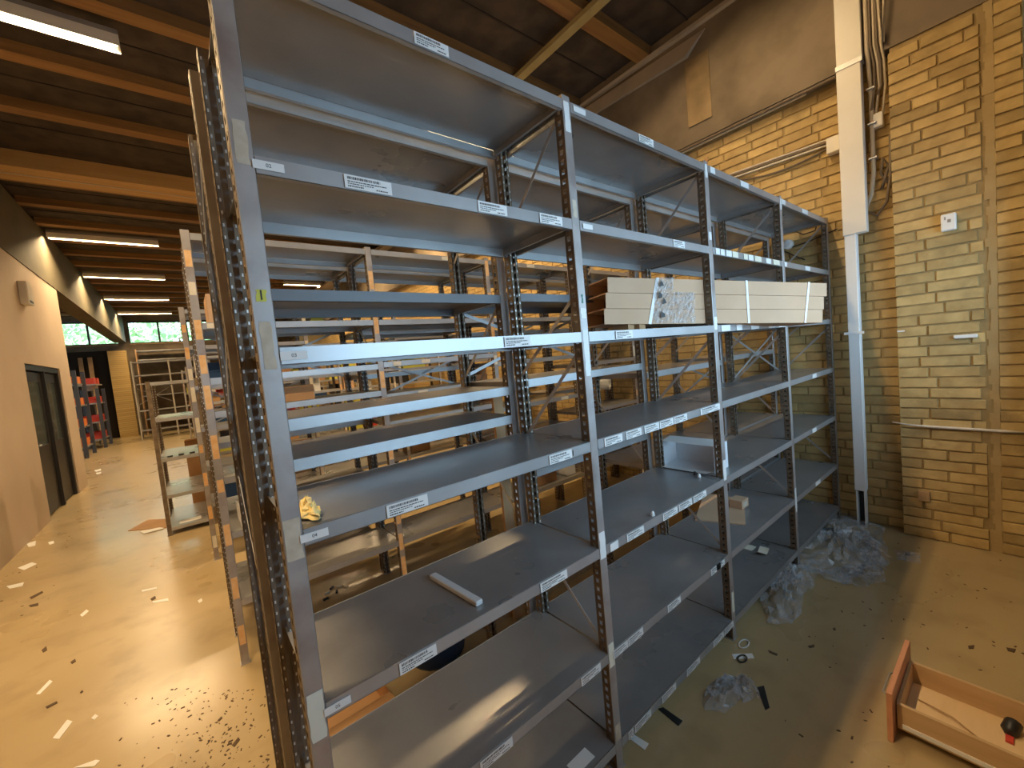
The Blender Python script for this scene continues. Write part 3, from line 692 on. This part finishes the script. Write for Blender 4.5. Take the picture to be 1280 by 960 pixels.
b = MB(); b.tube([(.2*math.cos(k*.3), .2*math.sin(k*.3), .22) for k in range(22)], .01, 6); b.build('rim', M_blue, t)
carton('open_carton', 'open carton on the bottom shelf of the taped second row', 2.3, 1.9, .385, .3, .25, .18, M_cardd)
carton('white_carton', 'white carton next to the open one on the second row', 2.75, 1.9, .385, .12, .25, .2, M_whitecard, open_=False)
b = MB(); bo = bp(755, 505, 'Y', 1.95); b.tube([(0, 0, 0), (0, 0, .17)], .11, 18, cap=False); b.tube([(0, 0, 0), (0, 0, .165)], .098, 18, cap=False)
tag(b.build('tape_roll', M_cream, None, (bo.x, 2.06, 1.28), (R(90), 0, R(30))), 'big cream roll resting on the second row', 'roll')
a = bp(885, 200, 'Y', .95); b = MB(); b.box(a.x-.035, a.x+.035, .94, .965, 0, a.z+.02); tag(b.build('wooden_board', M_board), 'tall pale brown board standing behind the racks and rising above the third upright', 'board')
# wooden planks under the racks
for (x0, x1, y0, y1, s) in ((1.1, 2.2, 1.05, 1.25, 'brown plank lying on the floor behind the second bay'), (1.6, 2.5, 1.32, 1.5, 'wide brown plank on the floor before the taped row')):
    b = MB(); b.box(x0, x1, y0, y1, 0, .03); tag(b.build('wooden_plank', M_board), s, 'plank')
# clutter on the deep rows
kinds = [('cardboard_box', 'brown', M_cardd), ('cardboard_box', 'tan', M_card), ('white_box', 'white', M_whitecard), ('cardboard_box', 'dark brown', mat('dark_brown_carton', (.13, .075, .04), .85)), ('storage_bin', 'black', M_black), ('cardboard_box', 'brown', M_cardd), ('storage_bin', 'red', M_red), ('storage_bin', 'dark blue', M_blue), ('storage_bin', 'grey', M_house), ('storage_bin', 'yellow', M_ytape)]
nth = ['first', 'second', 'third', 'fourth', 'fifth', 'sixth']
rr = random.Random(11)
bincache = {}
def bin_mesh(sx, sy, sz, m):
    key = (sx, sy, sz, m.name)
    if key not in bincache:
        b = MB(); e = .006
        b.box(0, sx, 0, e, 0, sz*.6); b.box(0, sx, sy-e, sy, 0, sz); b.box(0, e, e, sy-e, 0, sz); b.box(sx-e, sx, e, sy-e, 0, sz); b.box(e, sx-e, e, sy-e, 0, e)
        b.box(0, sx, -.012, 0, sz*.55, sz*.6); bincache[key] = b.mesh('bin', m)
    return bincache[key]
rown = ['third', 'fourth', 'fifth', 'sixth', 'seventh', 'eighth']
for ri, (t, ss, x0, y, H) in enumerate(backs):
    for (bay, z), so_ in list(ss.items()):
        if z > H-.1 or z < .25: continue
        used = set(); x = x0+bay+.06
        for k in range(rr.choice((1, 2, 2, 3)) if ri else rr.choice((0, 0, 1))):
            nm, cn, mm = rr.choice(kinds)
            sx = rr.choice((.18, .25, .3)); sz = rr.choice((.12, .18, .22))
            if x+sx > x0+bay+.9: break
            lv = sorted({q[1] for q in ss if q[0] == bay}, reverse=True).index(z)
            o = put(nm, bin_mesh(sx, .3, sz, mm), None, (x, y+.04, z+.001))
            nn = nm.replace('_', ' ').replace('white box', 'box')
            tag(o, f"{cn} {nn}, {('first', 'second', 'third')[k]} along, shelf {nth[min(lv,5)]} from top, bay {nth[bay]}, {rown[ri]} row", 'box' if 'box' in nm else 'bin', 'cartons and bins on the deep rows'); x += sx+rr.uniform(.05, .3)
# things on row 2 seen through the first bay
for (x, z, m_, s) in ((.12, 1.98, M_cardd, 'brown carton'), (.10, .79, M_white, 'white jar'), (.2, .79, M_white, 'second white jar')): pass
for i, (x, s) in enumerate(((.16, 'white plastic bottle standing nearest the end of the second row'), (.25, 'white plastic bottle beside the other one on the second row'))):
    b = MB(); b.tube([(0, 0, 0), (0, 0, .1), (0, 0, .115), (0, 0, .14)], [.028, .028, .014, .014], 14); tag(b.build('plastic_bottle', M_white, None, (x, 1.95, 1.1015)), s, 'bottle', 'white bottles on the second row')
b = MB(); b.poly([(0, 0), (.16, 0), (.08, .14)], 0, .004); o = b.build('warning_triangle', M_ytape, None, (.62, 2.4, 2.0015), (R(80), 0, 0)); tag(o, 'small yellow triangle standing on the second row', 'sign')
carton('cardboard_box', 'tan carton on the upper shelf at the end of the taped row', .0, 1.88, 1.981, .22, .3, .16, M_card, open_=False)
for x, m_, s in ((.0, M_paper, 'white paper stack'), (.0, M_card, 'x')): pass
for k, (z, s, m_) in enumerate(((1.1015, 'tan', M_card), (.7815, 'pale blue', M_whitecard), (1.4815, 'brown', M_cardd))):
    carton('cardboard_box', f'{s} flat carton at the aisle end of the taped row', .3 if k != 1 else .02, 1.9, z, .2, .28, .09, m_, open_=False)
# low rack contents
carton('cardboard_box', 'reddish brown carton behind the low rack in the aisle', -.25, 6.2, 0, .3, .3, .9, M_cardd)
b = MB(); b.box(-.38, -.18, 5.06, 5.2, .0925, .0935); tag(b.build('paper_sheet', M_paper), 'sheet of paper on the bottom shelf of the low rack', 'paper')
for i in range(3):
    b = MB(); b.box(-.40+.1*i, -.35+.1*i, 5.06, 5.10, .8715, .885); tag(b.build('small_block', M_black), ['small black block nearest the aisle on the low rack', 'middle small black block on the low rack', 'small black block furthest from the aisle on the low rack'][i], 'block', 'black blocks on the low rack')

# red and orange pallet racking behind the beige wall
for k, (x, y) in enumerate(((-2.95, 12.2), (-2.95, 14.9), (-2.85, 17.3))):
    t = thing('pallet_rack', ['tall dark racking with red bins next to the wall end', 'middle dark racking with orange bins', 'dark racking with red bins furthest back'][k], 'shelving rack', (x, y, 0))
    for (a, c_) in ((0, 0), (.5, 0), (0, 1.2), (.5, 1.2)):
        b = MB(); b.box(a-.04, a+.04, c_-.04, c_+.04, 0, 2.9-.5*k); b.build('upright', mat('dark_blue_paint', (.05, .06, .09), .5) if not bpy.data.materials.get('dark_blue_paint') else bpy.data.materials['dark_blue_paint'], t)
    for z in (.3, .85, 1.45, 2.05):
        b = MB(); b.box(0, .5, 0, 1.2, z-.04, z); b.build('shelf', M_deck, t)
        cc = (M_red, M_orange)[(k+int(z*3)) % 2]
        for j in range(2):
            o = put('storage_bin', bin_mesh(.42, .4, .2, cc), None, (x+.04, y+.05+.6*j, z+.002))
            tag(o, f"{'red' if cc is M_red else 'orange'} bin {('nearer', 'farther')[j]} on the {('low', 'second', 'third', 'top')[(.3, .85, 1.45, 2.05).index(z)]} shelf of the {('first', 'second', 'third')[k]} dark racking", 'bin', 'bins on the dark racking')
for i, (x, s) in enumerate(((-2.95, 'pale timber post leaning against the dark back wall'), (-2.7, 'second grey post leaning against the dark back wall'))):
    b = MB(); b.bar((x, 19.6, 0), (x-.1, 20.6, 3.1), .12, .08); tag(b.build('timber_post', M_board), s, 'post')
b = MB(); b.box(0, .3, 0, .01, 0, .4); b.box(.1, .2, -.001, 0, .2, .24, 1); tag(b.build('notice_sheet', [M_paper, M_ink], None, (-2.75, 18.5, 1.85)), 'white notice sheet hanging before the dark back area', 'notice')
b = MB(); b.tube([(-2.6, 18.48, 1.85), (-2.6, 18.5, 0)], .03); tag(b.build('stand_post', M_steel), 'thin grey post carrying the white notice', 'post')

# ------------------------------------------------------------------ on the walls
t = thing('cable_duct', 'tall cream cable duct fixed to the brick wall beside the rack', 'cable duct', (3.95, 0, 0))
b = MB(); b.box(0, .07, -.262, -.118, 2.32, 3.545); bevel(b.build('wide_cover', M_duct, t), .004)
b = MB(); b.box(-.004, .068, -.272, -.122, 3.57, 4.6); bevel(b.build('upper_cover', M_duct, t), .004)
b = MB(); b.box(-.006, .07, -.272, -.116, 3.54, 3.575); b.build('joint_clip', M_steel, t)
b = MB(); b.box(.01, .08, -.196, -.124, .30, 2.32); bevel(b.build('narrow_cover', M_white, t), .004)
b = MB(); b.box(.005, .012, -.222, -.10, 1.555, 1.575); b.build('band_clip', M_white, t)
b = MB(); b.box(.02, .08, -.19, -.18, 0, .3); b.box(.02, .08, -.14, -.13, 0, .3); b.box(.075, .08, -.19, -.13, 0, .3, 1); b.build('open_base', [M_white, M_black], t)
t = thing('conduit_bundle', 'bundle of beige conduits and loose cables beside the cream duct', 'conduit', (0, 0, 0))
for i, (y, xb, zb) in enumerate(((-.295, 4.06, 2.62), (-.315, 4.05, 3.2), (-.335, 4.07, 3.15), (-.35, 4.06, 3.3), (-.37, 4.07, 3.1))):
    b = MB(); r_ = .014 if i == 0 else .008
    pts_ = [(3.98, y, 4.6), (3.98, y, 3.62), (4.02, y-.01, 3.5), (xb, y-.005, 3.35), (xb, y+(.0 if i == 0 else .02), zb)]
    if i == 0: pts_ = [(3.98, y, 4.6), (3.98, y, 3.6), (4.06, y, 3.4), (4.06, y, 2.75), (4.07, y+.02, 2.6), (4.08, y+.06, 2.5)]
    b.tube(pts_, r_, 8); b.build('conduit', M_conduit if i % 2 == 0 else M_cable, t, smooth=True)
b = MB(); b.tube([(3.97, -.39, 4.3), (3.955, -.40, 3.9), (3.97, -.385, 3.6), (3.98, -.37, 3.7), (3.965, -.36, 4.1), (3.98, -.375, 4.32)], .009, 8); b.build('cable_loop', M_conduit, t, smooth=True)
for z in (2.85, 3.1, 3.35):
    b = MB(); b.box(4.03, 4.11, -.32, -.275, z, z+.012); b.build('pipe_clip', M_steel, t)
b = MB(); b.tube([(4.08, -.25, 2.48), (4.09, -.3, 2.44), (4.08, -.36, 2.52), (4.07, -.385, 2.7), (4.09, -.39, 3.0)], .010, 8); b.build('cable', M_cable, t, smooth=True)
b = MB(); b.tube([(4.09, -.33, 2.62), (4.06, -.36, 2.70), (4.09, -.375, 2.78), (4.06, -.35, 2.84), (4.09, -.33, 2.74), (4.07, -.37, 2.66)], .010, 8); b.build('cable_loop', M_cable, t, smooth=True)
a = bp(1097, 150, 'X', 4.06); b = MB(); b.box(4.05, 4.11, a.y-.03, a.y+.03, a.z-.05, a.z+.05); bevel(tag(b.build('junction_box', M_duct), 'small cream junction box between the duct and the pier', 'junction box'), .005)
b = MB(); b.box(4.03, 4.11, -.115, -.02, 3.0, 3.12); bevel(tag(b.build('junction_box', M_duct), 'cream junction box where the cables meet the duct', 'junction box'), .005)
t = thing('cable_run', 'pale cables running level along the brick wall to the cream duct', 'cable')
for i in range(4):
    pts_ = [(4.095, .74-.78*s_/8, 3.16-.02*i-.02*math.sin(s_/8*math.pi)*(i > 2)*3-.004*s_) for s_ in range(9)]
    b = MB(); b.tube(pts_, .008, 6); b.build('cable', (M_ltcable, M_cable, M_ltcable, M_cable)[i], t, smooth=True)
a = bp(1186, 277, 'X', 3.99)
t = thing('wall_sensor', 'small white plastic box sensor on the brick pier', 'sensor', (4.0, a.y, a.z)); b = MB(); b.box(-.045, 0, -.036, .036, -.062, .05); bevel(b.build('housing', M_white, t), .008, 2)
b = MB(); b.box(-.0465, -.045, -.012, .004, -.01, .01); b.box(-.0465, -.045, .012, .018, .01, .03); b.build('indicator', M_house, t)
a = bp(1192, 421, 'X', 3.99); c_ = bp(1222, 420, 'X', 3.99); b = MB(); b.box(3.975, 4.002, c_.y, a.y, a.z-.014, a.z+.010); bevel(tag(b.build('wall_strip', M_white), 'short white strip fixed level on the brick pier', 'strip'), .003)
b = MB(); b.tube([(3.985, -.36, .87), (3.99, -.45, .852), (3.985, -.55, .848), (3.985, -.9, .842), (3.99, -1.0, .84)], [.004, .005, .010, .010, .004], 8); tag(b.build('wall_pipe', M_ltcable, smooth=True), 'thin pale pipe running level across the brick pier', 'pipe')
a = bp(1155, 620, 'X', 3.99); b = MB(); b.box(3.975, 4.003, a.y-.03, a.y+.03, a.z-.035, a.z+.035); b.box(3.973, 3.975, a.y-.012, a.y+.012, a.z-.012, a.z+.012, 0); bevel(tag(b.build('wall_socket', mat('brown_socket', (.42, .27, .14), .5)), 'small brown socket low on the brick pier', 'socket'), .004)
a = bp(1126, 414, 'X', 3.995); b = MB(); b.box(3.998, 4.004, a.y-.02, a.y+.02, a.z-.005, a.z+.005); tag(b.build('paint_fleck', M_white), 'tiny white tag on the brick pier', 'tag')
# disc on brick inside the last bay
a = bp(986, 306, 'X', 4.11); t = thing('ceiling_rose', 'round white cable rose with dark wires on the brick wall behind the last bay', 'cable rose', (4.105, a.y, a.z))
b = MB(); b.tube([(0, 0, 0), (-.03, 0, 0), (-.036, 0, 0)], [.042, .04, .02], 18); b.build('disc', M_white, t)
for i, pts_ in enumerate(([(0, .0, -.03), (-.03, -.15, -.02), (-.02, -.35, .03)], [(-.01, -.03, .12), (-.03, -.12, .05), (-.02, -.2, .06), (-.02, -.22, .12)], [(0, .03, -.05), (-.03, -.06, -.12), (-.02, -.12, -.16)])):
    b = MB(); b.tube(pts_, .005, 6); b.build('wire', M_black, t)
# speaker box on the left wall
t = thing('wall_speaker', 'small beige box mounted high on the left plaster wall', 'speaker', (XL, 7.72, 3.02)); b = MB(); b.box(0, .09, -.1, .14, -.02, .30); bevel(b.build('housing', M_duct, t), .01)
b = MB(); b.box(.09, .093, -.06, .10, .01, .04); b.build('slot', M_black, t)

# ------------------------------------------------------------------ floor things
fl = [((955, 690), (1000, 660), (1040, 638), (1075, 645), (1108, 662), (1100, 700), (1060, 735), (1010, 715)), ((1045, 665), (1085, 665), (1112, 690), (1110, 712), (1070, 715)),
      ((950, 750), (965, 728), (1000, 705), (1030, 715), (1010, 740), (995, 778), (965, 785)), ((985, 640), (1010, 632), (1045, 640), (1030, 660), (990, 662)), ((1030, 715), (1105, 700), (1105, 728), (1082, 737), (1045, 726))]
ls = ['largest heap of crumpled clear plastic film at the foot of the last bay', 'dull sheet of clear film lying towards the brick pier', 'bright crumpled film beside the lowest shelf of the third bay', 'crumpled film under the last bay by the brick wall', 'thin flat film sheet at the front of the film heap']
hs = (.07, .04, .10, .08, .02)
for i, q in enumerate(fl): crumple('plastic_film', ls[i], 'plastic film', gp(*q), hs[i], M_film, 16, 20+i, .035, group='crumpled plastic film on the floor')
crumple('plastic_film', 'torn clear film with brown tape on the floor in front of the second bay', 'plastic film', gp((878, 868), (905, 845), (925, 850), (935, 870), (905, 893), (880, 888)), .05, M_film, 12, 40, .02, group='crumpled plastic film on the floor')
crumple('plastic_film', 'small clump of clear film in front of the second bay', 'plastic film', gp((905, 850), (940, 852), (952, 872), (930, 880)), .05, M_film, 12, 41, .02, group='crumpled plastic film on the floor')
crumple('plastic_film', 'pale strip of film lying near the brick pier', 'plastic film', gp((1118, 688), (1150, 693), (1150, 705), (1122, 700)), .02, M_film, 10, 42, .012, group='crumpled plastic film on the floor')
def scrap(label, pts, m, name='paper_strip', cat='paper', h=.0015, group=None, z=.0005):
    q = gp(*pts); ar = sum(q[i][0]*q[(i+1) % len(q)][1]-q[(i+1) % len(q)][0]*q[i][1] for i in range(len(q)))
    if ar < 0: q.reverse()
    b = MB(); b.poly(q, z, z+h); return tag(b.build(name, m), label, cat, group)
scrap('black plastic strip on the floor beside the lowest shelf', ((823, 887), (829, 885), (853, 902), (848, 908)), M_black, 'black_strip', 'strip', .004)
scrap('printed white tag on the floor by the second upright', ((782, 920), (790, 917), (811, 930), (806, 938)), M_paper, 'paper_tag', 'tag')
scrap('white card with a dark ring on the floor in front of the third upright', ((915, 818), (940, 817), (943, 823), (917, 824)), M_paper, 'paper_card', 'card')
a = bp(928, 825, 'Z', 0); b = MB(); b.tube([(a.x+.03*math.cos(k*.45), a.y+.018*math.sin(k*.45), .008) for k in range(15)], .004, 6); tag(b.build('cable_ring', M_black), 'dark ring of wire lying on the white card', 'wire ring')
a = bp(930, 806, 'Z', 0); b = MB(); b.tube([(a.x+.04*math.cos(k*.45), a.y+.02*math.sin(k*.45), .006) for k in range(15)], .003, 6); tag(b.build('clear_ring', M_white), 'pale plastic ring at the foot of the third upright', 'ring')
scrap('short black strip on the floor right of the film clump', ((946, 860), (955, 858), (962, 885), (957, 888)), M_black, 'black_strip', 'strip', .004)
scrap('black rod lying in the heap of film', ((1010, 664), (1042, 664), (1042, 669), (1012, 669)), M_black, 'black_rod', 'rod', .01, z=.02)
left = [(((45, 868), (62, 850), (66, 852), (50, 868)), 'upper of two pale paper strips on the open floor'), (((66, 923), (84, 900), (91, 902), (74, 924)), 'lower pale paper strip on the open floor'), (((92, 960), (120, 950), (125, 951), (118, 958)), 'pale paper strip at the bottom edge of the floor'),
        (((100, 769), (108, 762), (111, 764), (103, 771)), 'small pale scrap out on the aisle floor'), (((114, 898), (119, 893), (123, 895), (118, 900)), 'tiny crumpled white scrap on the open floor'), (((190, 752), (210, 748), (211, 751), (192, 754)), 'thin pale scrap in the bright floor reflection'),
        (((33, 680), (45, 676), (44, 682), (36, 684)), 'white scrap near the wall beyond the doorway'), (((60, 678), (67, 676), (68, 679), (62, 681)), 'small white scrap further along the wall'), (((8, 733), (30, 728), (28, 733), (12, 736)), 'torn white paper beside the beige wall'), (((22, 710), (40, 703), (46, 705), (30, 713)), 'paper scrap close to the foot of the beige wall'),
        (((177, 738), (196, 734), (196, 736), (178, 740)), 'narrow white slip before the low rack'), (((118, 588), (126, 586), (126, 588), (120, 590)), 'white scrap past the wall end'), (((120, 591), (127, 590), (126, 592), (121, 593)), 'second white scrap past the wall end'), (((247, 751), (252, 748), (253, 751), (249, 754)), 'small pale crumb near the taped rack')]
for q, s in left: scrap(s, q, M_paper, 'paper_scrap', 'paper', group='paper scraps on the aisle floor')
darks = [((36, 757), (48, 754), (48, 757), (38, 759)), ((37, 747), (53, 739), (54, 741), (39, 749)), ((52, 813), (58, 808), (59, 813), (54, 816)), ((57, 884), (71, 877), (72, 879), (59, 886)), ((88, 828), (94, 824), (95, 827), (90, 830)), ((100, 866), (103, 863), (104, 865), (101, 867)), ((188, 749), (194, 745), (195, 748), (190, 751)), ((290, 932), (298, 922), (300, 925), (293, 934)), ((272, 901), (277, 896), (278, 898), (274, 902)),
         ((1010, 808), (1018, 806), (1018, 809), (1012, 810)), ((1041, 786), (1044, 785), (1045, 788), (1042, 788)), ((960, 813), (972, 818), (971, 820), (962, 816)), ((1210, 808), (1218, 807), (1217, 811), (1211, 811)), ((1258, 810), (1270, 812), (1268, 816), (1260, 814))]
names_ = ['brown splinter at the foot of the beige wall', 'brown splinter beside the torn white paper', 'dark leaf on the open floor', 'thin brown splinter between the pale strips', 'small brown chip above the pale strips', 'tiny brown chip on the open floor', 'dark chip below the bright floor reflection', 'long brown splinter close to the nearest rack', 'small splinter close to the nearest rack',
          'dark chip on the floor in front of the film heap', 'tiny dark chip near the film heap', 'short dark hair of wire on the floor', 'brown chip on the floor beyond the drawer', 'brown flake near the picture edge beyond the drawer']
for q, s in zip(darks, names_): scrap(s, q, mat('brown_chip', (.10, .06, .03), .8) if not bpy.data.materials.get('brown_chip') else bpy.data.materials['brown_chip'], 'wood_chip', 'chip', .003)
# grit: fine crumbs nobody could count
b = MB(); rr = random.Random(2)
for i in range(420):
    if i < 260: a = bp(rr.gauss(275, 55), rr.uniform(860, 990), 'Z', 0)
    elif i < 330: a = Vector((rr.uniform(-1.7, -1.2), rr.uniform(3, 8), 0))
    else: a = Vector((rr.uniform(1.6, 3.9), rr.uniform(-1.0, -.2), 0))
    if a.y < -1.2 or a.x < XL+.02: continue
    s_ = rr.uniform(.0015, .005); an = rr.uniform(0, 3.1); b.box(-s_, s_*rr.uniform(1, 2.5), -s_*.6, s_*.6, 0, s_*.6, 0, Matrix.Translation((a.x, a.y, 0)) @ Matrix.Rotation(an, 4, 'Z'))
tag(b.build('floor_grit', bpy.data.materials['brown_chip']), 'fine brown grit scattered over the floor', 'grit', kind='stuff')
scrap('flat brown cardboard sheet on the floor before the low rack', ((160, 664), (185, 650), (208, 649), (208, 660)), M_cardd, 'cardboard_sheet', 'cardboard', .006)
scrap('crinkled white paper in front of the cardboard sheet', ((175, 665), (200, 660), (206, 661), (180, 668)), M_paper, 'paper_sheet', 'paper', .002, z=.007)
b = MB()
for i, (x, y) in enumerate(((.50, 2.28), (.56, 2.24), (.60, 2.3), (.55, 2.33), (.63, 2.26), (.47, 2.2))): b.box(-.015, .02, -.008, .008, 0, .012, i % 2, Matrix.Translation((x, y, 0)) @ Matrix.Rotation(i*1.3, 4, 'Z'))
tag(b.build('screw_pile', [M_cream, M_black]), 'scattered fittings on the floor under the taped row', 'fittings', kind='stuff')

# the drawer
t = thing('drawer_unit', 'loose wooden drawer with an orange brown front lying on the floor', 'drawer', (1.83, -.66, 0))
b = MB(); b.box(0, .41, 0, .018, .0, .20); bevel(b.build('drawer_front', M_orangewood, t), .002)
b = MB(); b.box(.05, .064, -.60, -.004, .035, .135); b.box(.355, .369, -.60, -.004, .035, .135); b.box(.064, .355, -.60, -.59, .035, .135); b.box(.064, .355, -.012, -.002, .035, .135); b.build('drawer_side', M_oak, t)
b = MB(); b.box(.064, .355, -.59, -.012, .04, .046); b.build('drawer_bottom', mat('pale_oak_board', (.70, .50, .27), .5, 0, (.76, .56, .33), 4, stretch=(1, 6, 1)), t)
for x in (.045, .369):
    b = MB(); b.box(x, x+.005, -.6, -.02, .045, .06); b.build('runner', M_white, t)
b = MB(); b.tube([(.13, .018, .10), (.13, .045, .10), (.14, .05, .10), (.27, .05, .10), (.28, .045, .10), (.28, .018, .10)], .004, 8); b.build('drawer_handle', M_steel, t, smooth=True)
b = MB(); b.tube([(2.08, -.70, .05), (2.05, -.80, .056), (1.98, -.90, .05), (1.95, -1.1, .05)], .003, 6); tag(b.build('thin_stick', M_board), 'thin bent stick lying in the drawer', 'stick')
a = bp(1262, 905, 'Z', .08); b = MB(); b.tube([(a.x-.02, a.y, .048), (a.x-.01, a.y, .06), (a.x+.02, a.y-.01, .075), (a.x+.035, a.y-.01, .07)], [.012, .024, .024, .008], 12); tag(b.build('dark_knob', M_black, smooth=True), 'dark rounded knob lying in the drawer', 'knob')
a = bp(1262, 925, 'Z', .05); b = MB(); b.box(a.x-.015, a.x+.02, a.y-.01, a.y+.01, .0465, .055); tag(b.build('red_clip', M_red), 'small red clip in the drawer beside the dark knob', 'clip')

# ------------------------------------------------------------------ outside
b = MB(); b.box(-40, 40, 21.4, 80, -.3, -.05); struct(b.build('ground_outside', M_grass))
def leaf_mesh(seed, n=1500):
    rr = random.Random(seed); b = MB()
    for i in range(n):
        th = rr.uniform(0, 2*math.pi); ph = math.acos(rr.uniform(-1, 1)); r_ = rr.uniform(.55, 1)**.5
        c = Vector((math.sin(ph)*math.cos(th)*2.3, math.sin(ph)*math.sin(th)*2.3, math.cos(ph)*2.6))*r_; s_ = rr.uniform(.10, .24)
        u_ = Vector((rr.uniform(-1, 1), rr.uniform(-1, 1), rr.uniform(-1, 1))).normalized(); v_ = u_.orthogonal().normalized()
        b.quad(c-u_*s_, c-v_*s_*.6, c+u_*s_, c+v_*s_*.6)
    return b.mesh('foliage', M_leaf)
lm = [leaf_mesh(i) for i in range(3)]
tl = ['leafy green tree outside the window beside the olive beam', 'leafy green tree outside the second far pane', 'leafy tree outside the left far window', 'tree outside the far window behind the racks', 'tree at the outer end of the left far window', 'tree seen low outside between the window bands']
for i, (x, y) in enumerate(((-2.7, 28), (2.2, 28), (-7.6, 28), (7.1, 28), (-5.1, 33), (-.2, 33))):
    t = thing('leafy_tree', tl[i], 'tree', (x, y, -.05), i*1.1); o = put('foliage', lm[i % 3], t, (0, 0, 4.6)); o['kind'] = 'stuff'
    b = MB(); b.tube([(0, 0, 0), (0, .1, 2.5), (.1, 0, 5)], [.2, .15, .06], 8); b.build('trunk', M_bark, t)
t = thing('white_building', 'pale building outside the left far window', 'building', (-9, 38, -.05)); b = MB(); b.box(0, 6, 0, 4, 0, 6.5); b.build('facade', M_facade, t); b = MB(); b.box(-.2, 6.2, -.3, 4.2, 6.5, 6.8); b.build('roof', M_house, t)
